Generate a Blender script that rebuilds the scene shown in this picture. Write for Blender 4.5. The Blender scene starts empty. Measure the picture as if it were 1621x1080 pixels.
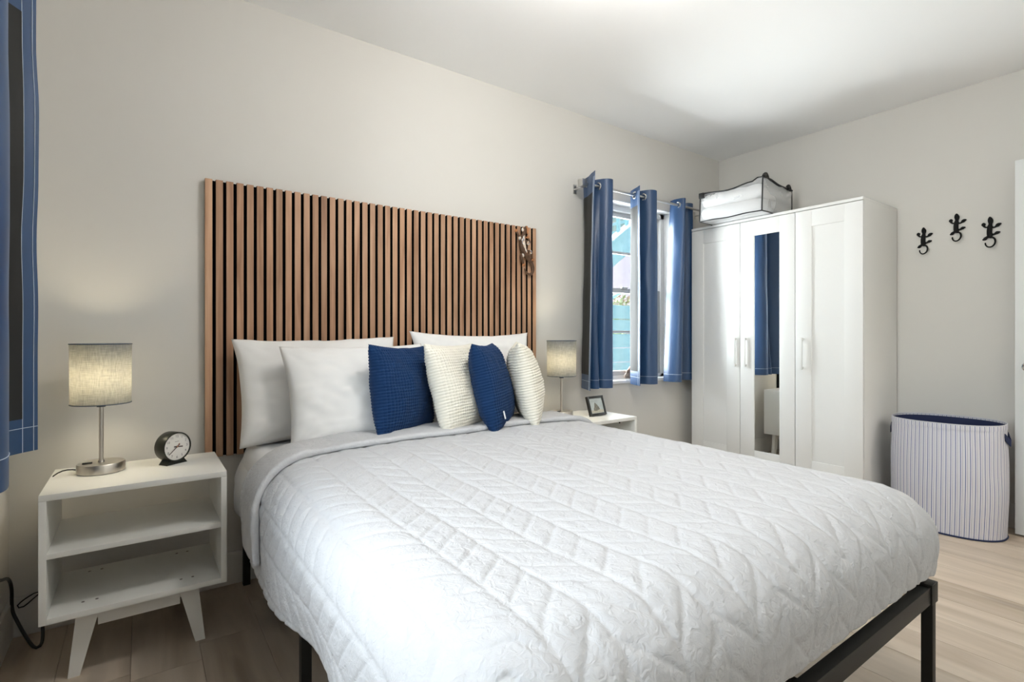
import bpy, bmesh, math, random
import numpy as np
from mathutils import Vector, Matrix

random.seed(7); np.random.seed(7)
S = bpy.context.scene
COL = S.collection
PI = math.pi
R = math.radians

# ------------------------------------------------------------------ camera
cd = bpy.data.cameras.new('camera')
cam = bpy.data.objects.new('camera', cd); COL.objects.link(cam)
cam.location = (-3.986, -2.55, 1.078)
cam.rotation_euler = (PI/2, 0, -R(35.633))
cd.sensor_width = 36.0
cd.lens = 821.0/1621.0*36.0
cd.shift_y = -8.0/1621.0
cd.clip_start = 0.02; cd.clip_end = 200
S.camera = cam

# ------------------------------------------------------------------ view
S.view_settings.view_transform = 'Standard'
S.view_settings.look = 'None'
S.view_settings.exposure = 0.32
S.view_settings.gamma = 1.0
S.view_settings.use_curve_mapping = False

# ------------------------------------------------------------------ world, sun, daylight
w = bpy.data.worlds.new('sky'); S.world = w; w.use_nodes = True
nt = w.node_tree; nt.nodes.clear()
sk = nt.nodes.new('ShaderNodeTexSky'); sk.sky_type = 'NISHITA'; sk.sun_disc = False
sk.sun_elevation = R(49); sk.sun_rotation = R(65); sk.dust_density = 2.0
bgn = nt.nodes.new('ShaderNodeBackground'); bgn.inputs['Strength'].default_value = 0.55
wo = nt.nodes.new('ShaderNodeOutputWorld')
nt.links.new(sk.outputs[0], bgn.inputs['Color']); nt.links.new(bgn.outputs[0], wo.inputs['Surface'])

def light(name, kind, energy, color, loc, rot=(0, 0, 0), **kw):
    ld = bpy.data.lights.new(name, kind); ld.energy = energy; ld.color = color
    for k, v in kw.items(): setattr(ld, k, v)
    o = bpy.data.objects.new(name, ld); COL.objects.link(o)
    o.location = loc; o.rotation_euler = rot
    return o

SUN_DIR = Vector((-0.43, -0.38, -0.68)).normalized()
sun = light('sun', 'SUN', 9.0, (1.0, 0.95, 0.86), (3, 3, 6), angle=R(0.6))
sun.rotation_euler = SUN_DIR.to_track_quat('-Z', 'Y').to_euler()
# daylight that comes in through the window of the left wall
light('window_daylight', 'AREA', 46, (0.93, 0.97, 1.0), (-4.56, -1.50, 1.42), (0, -PI/2, 0),
      shape='RECTANGLE', size=1.22, size_y=1.25)
# daylight that comes in through the window behind the bed
light('window_daylight_back', 'AREA', 62, (0.93, 0.97, 1.0), (-1.07, 0.22, 1.40), (-PI/2, 0, 0),
      shape='RECTANGLE', size=0.82, size_y=1.2)

# ------------------------------------------------------------------ materials
MATS = {}
def _n(t, kind, **kw):
    nd = t.nodes.new(kind)
    for k, v in kw.items(): setattr(nd, k, v)
    return nd
def mat(name, color, rough=0.6, metal=0.0, bump=0.0, bscale=200.0, var=0.0, vscale=6.0, spec=0.5, sheen=0.0, stretch=None, bdist=0.002):
    if name in MATS: return MATS[name]
    m = bpy.data.materials.new(name); m.use_nodes = True
    t = m.node_tree; b = t.nodes['Principled BSDF']
    b.inputs['Base Color'].default_value = (*color, 1)
    b.inputs['Roughness'].default_value = rough
    b.inputs['Metallic'].default_value = metal
    b.inputs['Specular IOR Level'].default_value = spec
    if sheen: b.inputs['Sheen Weight'].default_value = sheen; b.inputs['Sheen Roughness'].default_value = 0.4
    if bump or var:
        tc = _n(t, 'ShaderNodeTexCoord'); mp = _n(t, 'ShaderNodeMapping')
        if stretch: mp.inputs['Scale'].default_value = stretch
        t.links.new(tc.outputs['Object'], mp.inputs['Vector'])
    if var:
        no = _n(t, 'ShaderNodeTexNoise'); no.inputs['Scale'].default_value = vscale; no.inputs['Detail'].default_value = 3
        t.links.new(mp.outputs[0], no.inputs['Vector'])
        rp = _n(t, 'ShaderNodeValToRGB')
        rp.color_ramp.elements[0].position = 0.3; rp.color_ramp.elements[1].position = 0.7
        rp.color_ramp.elements[0].color = (*[c*(1-var) for c in color], 1)
        rp.color_ramp.elements[1].color = (*[min(1, c*(1+var)) for c in color], 1)
        t.links.new(no.outputs['Fac'], rp.inputs[0]); t.links.new(rp.outputs[0], b.inputs['Base Color'])
    if bump:
        n2 = _n(t, 'ShaderNodeTexNoise'); n2.inputs['Scale'].default_value = bscale; n2.inputs['Detail'].default_value = 2
        t.links.new(mp.outputs[0], n2.inputs['Vector'])
        bp = _n(t, 'ShaderNodeBump'); bp.inputs['Strength'].default_value = bump; bp.inputs['Distance'].default_value = bdist
        t.links.new(n2.outputs['Fac'], bp.inputs['Height']); t.links.new(bp.outputs[0], b.inputs['Normal'])
    MATS[name] = m
    return m

def wood_mat(name, c_dark, c_mid, c_light, grain_scale, rough=0.5, rnd=0.18, along='Z', knots=0.0):
    m = bpy.data.materials.new(name); m.use_nodes = True
    t = m.node_tree; b = t.nodes['Principled BSDF']; b.inputs['Roughness'].default_value = rough
    b.inputs['Specular IOR Level'].default_value = 0.3
    tc = _n(t, 'ShaderNodeTexCoord'); oi = _n(t, 'ShaderNodeObjectInfo')
    off = _n(t, 'ShaderNodeVectorMath', operation='SCALE'); off.inputs[0].default_value = (13.7, 7.3, 29.1)
    t.links.new(oi.outputs['Random'], off.inputs['Scale'])
    add = _n(t, 'ShaderNodeVectorMath', operation='ADD')
    t.links.new(tc.outputs['Object'], add.inputs[0]); t.links.new(off.outputs[0], add.inputs[1])
    mp = _n(t, 'ShaderNodeMapping')
    sc = {'Z': (1, 1, 0.06), 'Y': (1, 0.10, 1)}[along]
    mp.inputs['Scale'].default_value = sc
    t.links.new(add.outputs[0], mp.inputs['Vector'])
    n1 = _n(t, 'ShaderNodeTexNoise'); n1.inputs['Scale'].default_value = grain_scale; n1.inputs['Detail'].default_value = 5
    n1.inputs['Distortion'].default_value = 0.6
    t.links.new(mp.outputs[0], n1.inputs['Vector'])
    rp = _n(t, 'ShaderNodeValToRGB'); e = rp.color_ramp.elements
    e[0].position = 0.28; e[0].color = (*c_dark, 1); e[1].position = 0.75; e[1].color = (*c_light, 1)
    k = e.new(0.5); k.color = (*c_mid, 1)
    t.links.new(n1.outputs['Fac'], rp.inputs[0])
    n2 = _n(t, 'ShaderNodeTexNoise'); n2.inputs['Scale'].default_value = grain_scale*5; n2.inputs['Detail'].default_value = 2
    t.links.new(mp.outputs[0], n2.inputs['Vector'])
    mr = _n(t, 'ShaderNodeMapRange'); mr.inputs[3].default_value = 0.90; mr.inputs[4].default_value = 1.06
    t.links.new(n2.outputs['Fac'], mr.inputs[0])
    mr2 = _n(t, 'ShaderNodeMapRange'); mr2.inputs[3].default_value = 1-rnd; mr2.inputs[4].default_value = 1+rnd
    t.links.new(oi.outputs['Random'], mr2.inputs[0])
    ml = _n(t, 'ShaderNodeMath', operation='MULTIPLY')
    t.links.new(mr.outputs[0], ml.inputs[0]); t.links.new(mr2.outputs[0], ml.inputs[1])
    last = ml.outputs[0]
    if knots:
        n3 = _n(t, 'ShaderNodeTexNoise'); n3.inputs['Scale'].default_value = 5.0; n3.inputs['Detail'].default_value = 1
        mp3 = _n(t, 'ShaderNodeMapping'); mp3.inputs['Scale'].default_value = (1.6, 0.45, 1)
        t.links.new(add.outputs[0], mp3.inputs['Vector']); t.links.new(mp3.outputs[0], n3.inputs['Vector'])
        mr3 = _n(t, 'ShaderNodeMapRange'); mr3.inputs[1].default_value = 0.62; mr3.inputs[2].default_value = 0.78
        mr3.inputs[3].default_value = 1.0; mr3.inputs[4].default_value = 1-knots
        t.links.new(n3.outputs['Fac'], mr3.inputs[0])
        ml2 = _n(t, 'ShaderNodeMath', operation='MULTIPLY')
        t.links.new(last, ml2.inputs[0]); t.links.new(mr3.outputs[0], ml2.inputs[1]); last = ml2.outputs[0]
    vs = _n(t, 'ShaderNodeVectorMath', operation='SCALE')
    t.links.new(rp.outputs[0], vs.inputs[0]); t.links.new(last, vs.inputs['Scale'])
    t.links.new(vs.outputs[0], b.inputs['Base Color'])
    bp = _n(t, 'ShaderNodeBump'); bp.inputs['Strength'].default_value = 0.15; bp.inputs['Distance'].default_value = 0.001
    t.links.new(n2.outputs['Fac'], bp.inputs['Height']); t.links.new(bp.outputs[0], b.inputs['Normal'])
    MATS[name] = m
    return m

M_wall = mat('wall_paint', (0.66, 0.64, 0.60), 0.75, bump=0.04, bscale=350, spec=0.2)
M_ceil = mat('ceiling_paint', (0.93, 0.927, 0.92), 0.85, bump=0.03, bscale=300, spec=0.1)
M_trim = mat('trim_paint', (0.67, 0.65, 0.61), 0.45, bump=0.02, bscale=60)
M_jamb = mat('window_white', (0.85, 0.85, 0.84), 0.4, bump=0.02, bscale=60)
M_sash = mat('sash_backlit_grey', (0.52, 0.53, 0.54), 0.45, bump=0.02, bscale=60)  # sash colour greyed to carry the shade of being backlit
M_white = mat('white_lacquer', (0.80, 0.79, 0.745), 0.38, bump=0.015, bscale=80)
M_ward = mat('white_foil', (0.80, 0.795, 0.77), 0.35, bump=0.015, bscale=80)
M_black = mat('black_felt', (0.004, 0.004, 0.005), 0.95, bump=0.1, bscale=600, spec=0.1)
M_steel = mat('black_powder_steel', (0.008, 0.008, 0.007), 0.5, bump=0.05, bscale=900, spec=0.35)
M_nickel = mat('brushed_nickel', (0.62, 0.58, 0.52), 0.32, 1.0, bump=0.05, bscale=60, stretch=(1, 1, 20))
M_chrome = mat('polished_chrome', (0.78, 0.77, 0.75), 0.16, 1.0, bump=0.01, bscale=20)
M_blackpl = mat('black_plastic', (0.012, 0.012, 0.011), 0.4, bump=0.03, bscale=500)
M_walnut = wood_mat('walnut_slat', (0.25, 0.130, 0.072), (0.425, 0.248, 0.150), (0.55, 0.350, 0.225), 30, 0.5, 0.16, 'Z')
M_floor = wood_mat('floor_laminate', (0.38, 0.30, 0.22), (0.52, 0.43, 0.34), (0.62, 0.53, 0.43), 9, 0.42, 0.09, 'Y', 0.35)
M_linen = mat('white_cotton', (0.84, 0.83, 0.81), 0.85, bump=0.06, bscale=900, spec=0.15, bdist=0.0006)
M_sheet = mat('white_sheet', (0.83, 0.83, 0.84), 0.8, bump=0.25, bscale=14, spec=0.2, bdist=0.004)
M_navy = mat('navy_corduroy', (0.008, 0.032, 0.098), 0.9, bump=0.15, bscale=1200, spec=0.15, sheen=0.12)
M_cream = mat('cream_corduroy', (0.80, 0.76, 0.66), 0.9, bump=0.15, bscale=1200, spec=0.15)
M_tag = mat('white_tag', (0.85, 0.85, 0.85), 0.7, bump=0.03)

def quilt_mat():
    m = bpy.data.materials.new('white_quilt'); m.use_nodes = True
    t = m.node_tree; b = t.nodes['Principled BSDF']
    b.inputs['Base Color'].default_value = (0.565, 0.565, 0.575, 1); b.inputs['Roughness'].default_value = 0.72
    b.inputs['Specular IOR Level'].default_value = 0.3
    tc = _n(t, 'ShaderNodeTexCoord')
    a = _n(t, 'ShaderNodeTexNoise'); a.inputs['Scale'].default_value = 58; a.inputs['Detail'].default_value = 4; a.inputs['Distortion'].default_value = 1.2
    c = _n(t, 'ShaderNodeTexNoise'); c.inputs['Scale'].default_value = 500
    t.links.new(tc.outputs['Object'], a.inputs['Vector']); t.links.new(tc.outputs['Object'], c.inputs['Vector'])
    b1 = _n(t, 'ShaderNodeBump'); b1.inputs['Strength'].default_value = 0.7; b1.inputs['Distance'].default_value = 0.005
    b2 = _n(t, 'ShaderNodeBump'); b2.inputs['Strength'].default_value = 0.12; b2.inputs['Distance'].default_value = 0.0006
    t.links.new(a.outputs['Fac'], b1.inputs['Height']); t.links.new(c.outputs['Fac'], b2.inputs['Height'])
    t.links.new(b1.outputs[0], b2.inputs['Normal']); t.links.new(b2.outputs[0], b.inputs['Normal'])
    return m
M_quilt = quilt_mat()

def satin_mat(name, col, rough, spec):
    m = mat(name, col, rough, 0.0, bump=0.10, bscale=16, spec=spec, bdist=0.006, sheen=0.16, stretch=(1, 1, 0.35))
    b = m.node_tree.nodes['Principled BSDF']
    b.inputs['Sheen Tint'].default_value = (0.55, 0.68, 1.0, 1); b.inputs['Sheen Roughness'].default_value = 0.35
    return m
M_satin = satin_mat('blue_satin', (0.010, 0.048, 0.132), 0.43, 0.7)
M_lining = mat('blackout_lining', (0.010, 0.0105, 0.010), 0.55, bump=0.06, bscale=30, spec=0.4, bdist=0.004)
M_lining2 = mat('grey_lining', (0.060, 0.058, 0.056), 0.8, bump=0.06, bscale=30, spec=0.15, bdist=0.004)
M_stitch = mat('pale_thread', (0.62, 0.68, 0.76), 0.8, bump=0.05)

def glass_mat(name, tint, gloss, rough=0.02):
    m = bpy.data.materials.new(name); m.use_nodes = True
    t = m.node_tree; t.nodes.clear()
    o = _n(t, 'ShaderNodeOutputMaterial'); mx = _n(t, 'ShaderNodeMixShader')
    tr = _n(t, 'ShaderNodeBsdfTransparent'); tr.inputs[0].default_value = (*tint, 1)
    gl = _n(t, 'ShaderNodeBsdfGlossy'); gl.inputs['Roughness'].default_value = rough
    fr = _n(t, 'ShaderNodeFresnel'); fr.inputs[0].default_value = gloss
    t.links.new(fr.outputs[0], mx.inputs[0]); t.links.new(tr.outputs[0], mx.inputs[1]); t.links.new(gl.outputs[0], mx.inputs[2])
    t.links.new(mx.outputs[0], o.inputs['Surface'])
    MATS[name] = m
    return m
M_glass = glass_mat('window_glass', (0.97, 0.99, 0.985), 1.25)
M_vinyl = glass_mat('clear_vinyl', (0.975, 0.98, 0.985), 1.30, 0.10)
_t = M_vinyl.node_tree
_mx = _n(_t, 'ShaderNodeMixShader'); _mx.inputs[0].default_value = 0.27
_df = _n(_t, 'ShaderNodeBsdfTranslucent'); _df.inputs['Color'].default_value = (0.9, 0.9, 0.9, 1)
_d2 = _n(_t, 'ShaderNodeBsdfDiffuse'); _d2.inputs['Color'].default_value = (0.85, 0.85, 0.86, 1)
_m3 = _n(_t, 'ShaderNodeMixShader'); _m3.inputs[0].default_value = 0.6
_t.links.new(_df.outputs[0], _m3.inputs[1]); _t.links.new(_d2.outputs[0], _m3.inputs[2])
_out = [q for q in _t.nodes if q.type == 'OUTPUT_MATERIAL'][0]; _src = _out.inputs['Surface'].links[0].from_socket
_t.links.new(_src, _mx.inputs[1]); _t.links.new(_m3.outputs[0], _mx.inputs[2]); _t.links.new(_mx.outputs[0], _out.inputs['Surface'])
M_mirror = mat('mirror_silver', (0.90, 0.92, 0.92), 0.005, 1.0)

def shade_mat():
    m = bpy.data.materials.new('linen_shade'); m.use_nodes = True
    t = m.node_tree; t.nodes.clear()
    o = _n(t, 'ShaderNodeOutputMaterial'); mx = _n(t, 'ShaderNodeMixShader'); mx.inputs[0].default_value = 0.5
    df = _n(t, 'ShaderNodeBsdfDiffuse'); tl = _n(t, 'ShaderNodeBsdfTranslucent')
    tc = _n(t, 'ShaderNodeTexCoord')
    fac = None
    outs = []
    for sc in ((2, 2, 60), (32, 32, 2.5)):
        mp = _n(t, 'ShaderNodeMapping'); mp.inputs['Scale'].default_value = sc
        no = _n(t, 'ShaderNodeTexNoise'); no.inputs['Scale'].default_value = 16; no.inputs['Detail'].default_value = 2
        t.links.new(tc.outputs['Object'], mp.inputs['Vector']); t.links.new(mp.outputs[0], no.inputs['Vector'])
        outs.append(no.outputs['Fac'])
    ad = _n(t, 'ShaderNodeMath', operation='ADD'); t.links.new(outs[0], ad.inputs[0]); t.links.new(outs[1], ad.inputs[1])
    for tgt, c0, c1 in ((df, (0.05, 0.085, 0.145), (0.11, 0.17, 0.255)), (tl, (0.34, 0.335, 0.315), (0.60, 0.585, 0.53))):
        rp = _n(t, 'ShaderNodeValToRGB')
        rp.color_ramp.elements[0].position = 0.35; rp.color_ramp.elements[1].position = 0.65
        rp.color_ramp.elements[0].color = (*c0, 1); rp.color_ramp.elements[1].color = (*c1, 1)
        hf = _n(t, 'ShaderNodeMath', operation='MULTIPLY'); hf.inputs[1].default_value = 0.5
        t.links.new(ad.outputs[0], hf.inputs[0]); t.links.new(hf.outputs[0], rp.inputs[0])
        t.links.new(rp.outputs[0], tgt.inputs['Color'])
    rf = _n(t, 'ShaderNodeBsdfRefraction'); rf.inputs['Roughness'].default_value = 0.75; rf.inputs['IOR'].default_value = 1.25
    t.links.new(rp.outputs[0], rf.inputs['Color'])
    m2 = _n(t, 'ShaderNodeMixShader'); m2.inputs[0].default_value = 0.16
    t.links.new(tl.outputs[0], m2.inputs[1]); t.links.new(rf.outputs[0], m2.inputs[2])
    t.links.new(df.outputs[0], mx.inputs[1]); t.links.new(m2.outputs[0], mx.inputs[2]); t.links.new(mx.outputs[0], o.inputs['Surface'])
    return m
M_shade = shade_mat()
def emit_mat(name, col, strength):
    m = bpy.data.materials.new(name); m.use_nodes = True
    b = m.node_tree.nodes['Principled BSDF']
    b.inputs['Base Color'].default_value = (*col, 1)
    b.inputs['Emission Color'].default_value = (*col, 1); b.inputs['Emission Strength'].default_value = strength
    return m

# ------------------------------------------------------------------ mesh helpers
def mesh_of(name, v, f, smooth=None):
    me = bpy.data.meshes.new(name)
    if isinstance(v, np.ndarray): v = v.tolist()
    if isinstance(f, np.ndarray): f = f.tolist()
    me.from_pydata(v, [], f); me.update()
    if smooth is not None:
        me.shade_smooth()
        if smooth < 180: me.set_sharp_from_angle(angle=R(smooth))
    return me
def link(name, me, m, parent=None, loc=(0, 0, 0), rot=(0, 0, 0)):
    o = bpy.data.objects.new(name, me); COL.objects.link(o)
    if m is not None and len(me.materials) == 0: me.materials.append(m)
    o.location = loc; o.rotation_euler = rot
    if parent is not None: o.parent = parent
    return o
class MB:
    """collects simple solids that make up ONE part"""
    def __init__(s): s.v = []; s.f = []
    def add(s, v, f):
        n = len(s.v); s.v += [tuple(p) for p in v]; s.f += [tuple(i+n for i in q) for q in f]; return s
    def box(s, x0, x1, y0, y1, z0, z1, bev=0.0, mtx=None):
        bm = bmesh.new(); bmesh.ops.create_cube(bm, size=1)
        for q in bm.verts:
            q.co = Vector(((x0+x1)/2+q.co.x*(x1-x0), (y0+y1)/2+q.co.y*(y1-y0), (z0+z1)/2+q.co.z*(z1-z0)))
        if bev: bmesh.ops.bevel(bm, geom=bm.edges[:], offset=bev, segments=2, profile=0.6, affect='EDGES')
        if mtx is not None: bmesh.ops.transform(bm, matrix=mtx, verts=bm.verts)
        bm.verts.index_update()
        v = [q.co[:] for q in bm.verts]; f = [[q.index for q in p.verts] for p in bm.faces]; bm.free()
        return s.add(v, f)
    def tube(s, pts, r, n=10, cap=True, closed=False, flat=None):
        pts = [Vector(p) for p in pts]; k = len(pts)
        rs = r if hasattr(r, '__len__') else [r]*k
        tang = []
        for i in range(k):
            a = pts[(i-1) % k] if (closed or i > 0) else pts[0]
            b = pts[(i+1) % k] if (closed or i < k-1) else pts[-1]
            d = b-a; tang.append(d.normalized() if d.length > 1e-9 else Vector((0, 0, 1)))
        up = Vector((0, 0, 1)) if abs(tang[0].z) < 0.9 else Vector((1, 0, 0))
        nrm = (up-tang[0]*up.dot(tang[0])).normalized()
        v = []; f = []
        for i in range(k):
            nrm = (nrm-tang[i]*nrm.dot(tang[i]))
            nrm = nrm.normalized() if nrm.length > 1e-6 else tang[i].orthogonal().normalized()
            bn = tang[i].cross(nrm)
            for j in range(n):
                a = 2*PI*j/n
                v.append((pts[i]+(nrm*math.cos(a)+bn*math.sin(a))*rs[i])[:])
        m = k if closed else k-1
        for i in range(m):
            for j in range(n):
                f.append((i*n+j, i*n+(j+1) % n, ((i+1) % k)*n+(j+1) % n, ((i+1) % k)*n+j))
        if cap and not closed:
            f.append(tuple(range(n))[::-1]); f.append(tuple((k-1)*n+j for j in range(n)))
        if flat is not None:      # squash along an axis about a centre value
            ax, c, sc = flat
            v = [tuple((c+(q[a]-c)*sc) if a == ax else q[a] for a in range(3)) for q in v]
        return s.add(v, f)
    def lathe(s, prof, n=32, c=(0, 0, 0), cap=True, sx=1.0, sy=1.0):
        v = []; f = []; k = len(prof)
        for r, z in prof:
            for j in range(n):
                a = 2*PI*j/n; v.append((c[0]+r*sx*math.cos(a), c[1]+r*sy*math.sin(a), c[2]+z))
        for i in range(k-1):
            for j in range(n):
                f.append((i*n+j, i*n+(j+1) % n, (i+1)*n+(j+1) % n, (i+1)*n+j))
        if cap:
            f.append(tuple(range(n))[::-1]); f.append(tuple((k-1)*n+j for j in range(n)))
        return s.add(v, f)
    def sphere(s, c, rx, ry=None, rz=None, n=14, m=9):
        ry = ry or rx; rz = rz or rx
        prof = [(max(1e-4, math.sin(PI*i/m)), -math.cos(PI*i/m)) for i in range(m+1)]
        v = []; f = []
        for r, z in prof:
            for j in range(n):
                a = 2*PI*j/n; v.append((c[0]+rx*r*math.cos(a), c[1]+ry*r*math.sin(a), c[2]+rz*z))
        for i in range(m):
            for j in range(n): f.append((i*n+j, i*n+(j+1) % n, (i+1)*n+(j+1) % n, (i+1)*n+j))
        return s.add(v, f)
    def prism(s, poly, a0, a1, axis='y'):
        """poly in the plane across `axis`, pushed from a0 to a1"""
        def P(p, a):
            return {'x': (a, p[0], p[1]), 'y': (p[0], a, p[1]), 'z': (p[0], p[1], a)}[axis]
        k = len(poly)
        v = [P(p, a0) for p in poly]+[P(p, a1) for p in poly]
        f = [tuple(range(k)), tuple(range(2*k-1, k-1, -1))]+[(i, i+k, (i+1) % k+k, (i+1) % k) for i in range(k)]
        bm = bmesh.new(); vs = [bm.verts.new(q) for q in v]
        for q in f: bm.faces.new([vs[i] for i in q])
        bmesh.ops.recalc_face_normals(bm, faces=bm.faces); bm.verts.index_update()
        v = [q.co[:] for q in bm.verts]; f = [[q.index for q in p.verts] for p in bm.faces]; bm.free()
        return s.add(v, f)
    def xf(s, mtx):
        s.v = [(mtx @ Vector(p))[:] for p in s.v]; return s
    def build(s, name, m, parent=None, smooth=35, loc=(0, 0, 0), rot=(0, 0, 0)):
        return link(name, mesh_of(name, s.v, s.f, smooth), m, parent, loc, rot)
def tag(o, label, cat, group=None):
    o['label'] = label; o['category'] = cat
    if group: o['group'] = group
    return o
def thing(name, label, cat, loc=(0, 0, 0), rz=0, group=None):
    o = bpy.data.objects.new(name, None); COL.objects.link(o); o.empty_display_size = 0.05
    o.location = loc; o.rotation_euler = (0, 0, rz)
    return tag(o, label, cat, group)
def struct(o):
    o['kind'] = 'structure'; return o
def grid_faces(nu, nv, wrap_u=False, off=0):
    i = np.arange(nu if wrap_u else nu-1); j = np.arange(nv-1)
    I, J = np.meshgrid(i, j, indexing='ij'); I2 = (I+1) % nu
    return (np.stack([I*nv+J, I2*nv+J, I2*nv+J+1, I*nv+J+1], -1).reshape(-1, 4)+off)
_lat = np.random.RandomState(3).rand(64, 64, 64).astype(np.float32)
def vnoise(p):
    """smooth value noise, p (...,3), returns 0..1"""
    p = np.asarray(p, dtype=np.float64); i = np.floor(p).astype(int); f = p-i; f = f*f*(3-2*f)
    r = 0
    for a in (0, 1):
        for b in (0, 1):
            for c in (0, 1):
                wgt = (f[..., 0] if a else 1-f[..., 0])*(f[..., 1] if b else 1-f[..., 1])*(f[..., 2] if c else 1-f[..., 2])
                r = r+wgt*_lat[(i[..., 0]+a) % 64, (i[..., 1]+b) % 64, (i[..., 2]+c) % 64]
    return r
def smooth_path(pts, n):
    """Catmull-Rom through pts, n samples at even arc length"""
    P = np.array([pts[0]]+list(pts)+[pts[-1]], dtype=float); P[0] = 2*P[1]-P[2]; P[-1] = 2*P[-2]-P[-3]
    out = []
    for i in range(1, len(P)-2):
        for t in np.linspace(0, 1, 24, endpoint=False):
            a, b, c, d = P[i-1:i+3]
            out.append(0.5*((2*b)+(-a+c)*t+(2*a-5*b+4*c-d)*t*t+(-a+3*b-3*c+d)*t**3))
    out.append(P[-2]); out = np.array(out)
    L = np.r_[0, np.cumsum(np.linalg.norm(np.diff(out, axis=0), axis=1))]
    q = np.linspace(0, L[-1], n)
    return np.stack([np.interp(q, L, out[:, k]) for k in range(out.shape[1])], 1)

# ------------------------------------------------------------------ room shell
XL, YF, H = -4.368, -2.76, 2.558
T = 0.16
# floor: dark underlay, every plank a piece of its own
fl = struct(MB().box(XL, 0, YF, 0, -0.08, -0.0125).build('floor', mat('underlay', (0.05, 0.04, 0.03), 0.9, bump=0.1), smooth=None))
PW = 0.1935
plank_cache = {}
def plank(x0, x1, y0, y1):
    wdt, ln = round(x1-x0, 4), round(y1-y0, 4)
    key = (wdt, ln)
    if key not in plank_cache:
        plank_cache[key] = mesh_of('plank', *(lambda b: (b.v, b.f))(MB().box(-wdt/2+0.0004, wdt/2-0.0004, -ln/2+0.0004, ln/2-0.0004, -0.012, 0, 0.0016)), None)
        plank_cache[key].materials.append(M_floor)
    o = bpy.data.objects.new('plank', plank_cache[key]); COL.objects.link(o)
    o.location = ((x0+x1)/2, (y0+y1)/2, 0); o.parent = fl
xs = [XL, -4.2045]
while xs[-1] < 0: xs.append(min(0, round(xs[-1]+PW, 4)))
starts = {2: -0.543, 3: -0.435}
for k in range(len(xs)-1):
    if xs[k+1]-xs[k] < 0.01: continue
    y = 0.0
    first = starts.get(k, -random.choice([0.22, 0.5, 0.74, 0.98, 1.22]))
    e = first
    while y > YF+1e-6:
        e = max(e, YF)
        plank(xs[k], xs[k+1], e, y); y = e; e = y-1.22

def wall_with_hole(name, axis, lo, hi, pos0, pos1, hole, m):
    a0, a1, z0, z1 = hole; b = MB()
    def bx(u0, u1, w0, w1):
        if axis == 'x': b.box(u0, u1, pos0, pos1, w0, w1)
        else: b.box(pos0, pos1, u0, u1, w0, w1)
    bx(lo, a0, 0, H); bx(a1, hi, 0, H)
    if z0 > 0: bx(a0, a1, 0, z0)
    bx(a0, a1, z1, H)
    return struct(b.build(name, m, smooth=None))
WX0, WX1, WZ0, WZ1 = -1.53, -0.615, 0.758, 2.04
wall_with_hole('wall_back', 'x', XL-T, T, 0.0, T, (WX0, WX1, WZ0, WZ1), M_wall)
LY0, LY1 = -2.10, -0.90
wall_with_hole('wall_left', 'y', YF-T, 0.0, XL-T, XL, (LY0, LY1, 0.80, 2.04), M_wall)
struct(MB().box(0, T, YF-T, 0, 0, H).build('wall_right', M_wall, smooth=None))
wall_with_hole('wall_front', 'x', XL, 0.0, YF-T, YF, (-0.97, -0.15, 0.0, 2.05), M_wall)
struct(MB().box(XL-T, T, YF-T, T, H, H+0.1).build('ceiling', M_ceil, smooth=None))
BH = 0.14
def base(name, *bx):
    return struct(MB().box(*bx, 0.004).build(name, M_trim))
base('baseboard_back', XL, 0, -0.014, 0.0, 0.0, BH)
base('baseboard_left', XL, XL+0.014, YF, -0.014, 0.0, BH)
base('baseboard_right', -0.014, 0, YF, -0.014, 0.0, BH)
base('baseboard_front', XL+0.014, -0.97, YF, YF+0.014, 0.0, BH)

# ------------------------------------------------------------------ windows
def make_window(name, w0, w1, z0, z1, mtx):
    """opening from w0 to w1 across, wall face at y=0, the outside is +y; mtx places it"""
    root = bpy.data.objects.new(name, None); COL.objects.link(root); struct(root); root.matrix_world = mtx
    D0, D1 = 0.085, 0.155
    b = MB()
    b.box(w0, w0+0.045, D0, D1, z0, z1, 0.003); b.box(w1-0.045, w1, D0, D1, z0, z1, 0.003)
    b.box(w0, w1, D0, D1, z1-0.045, z1, 0.003); b.box(w0, w1, D0, D1, z0, z0+0.03, 0.003)
    b.build('window_frame', M_jamb, root)
    rv = MB()       # plastered reveal
    rv.box(w0-0.001, w0+0.006, 0.002, D0, z0, z1); rv.box(w1-0.006, w1+0.001, 0.002, D0, z0, z1); rv.box(w0, w1, 0.002, D0, z1-0.006, z1+0.001)
    rv.build('reveal', M_jamb, root, None)
    MB().box(w0, w1, -0.012, D0+0.01, z0-0.018, z0+0.004, 0.004).build('window_sill', M_jamb, root)
    mid = (z0+z1)/2+0.015
    for nm, za, zb, yy in (('lower_sash', z0+0.03, mid+0.016, D0+0.008), ('upper_sash', mid-0.016, z1-0.045, D0+0.034)):
        s = MB()
        s.box(w0+0.045, w0+0.085, yy, yy+0.024, za, zb, 0.002); s.box(w1-0.085, w1-0.045, yy, yy+0.024, za, zb, 0.002)
        s.box(w0+0.085, w1-0.085, yy, yy+0.024, za, za+0.034, 0.002); s.box(w0+0.085, w1-0.085, yy, yy+0.024, zb-0.034, zb, 0.002)
        so = s.build(nm, M_sash, root)
        zm = (za+zb)/2
        MB().box(w0+0.085, w1-0.085, yy+0.002, yy+0.022, zm-0.009, zm+0.009, 0.002).build('glazing_bar', M_sash, so)
        MB().box(w0+0.084, w1-0.084, yy+0.010, yy+0.014, za+0.03, zm).build('pane', M_glass, so, None)
        MB().box(w0+0.084, w1-0.084, yy+0.010, yy+0.014, zm, zb-0.03).build('pane', M_glass, so, None)
    MB().box((w0+w1)/2-0.03, (w0+w1)/2+0.03, D0-0.006, D0+0.012, mid+0.008, mid+0.026, 0.003).build('sash_lock', M_nickel, root)
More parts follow.
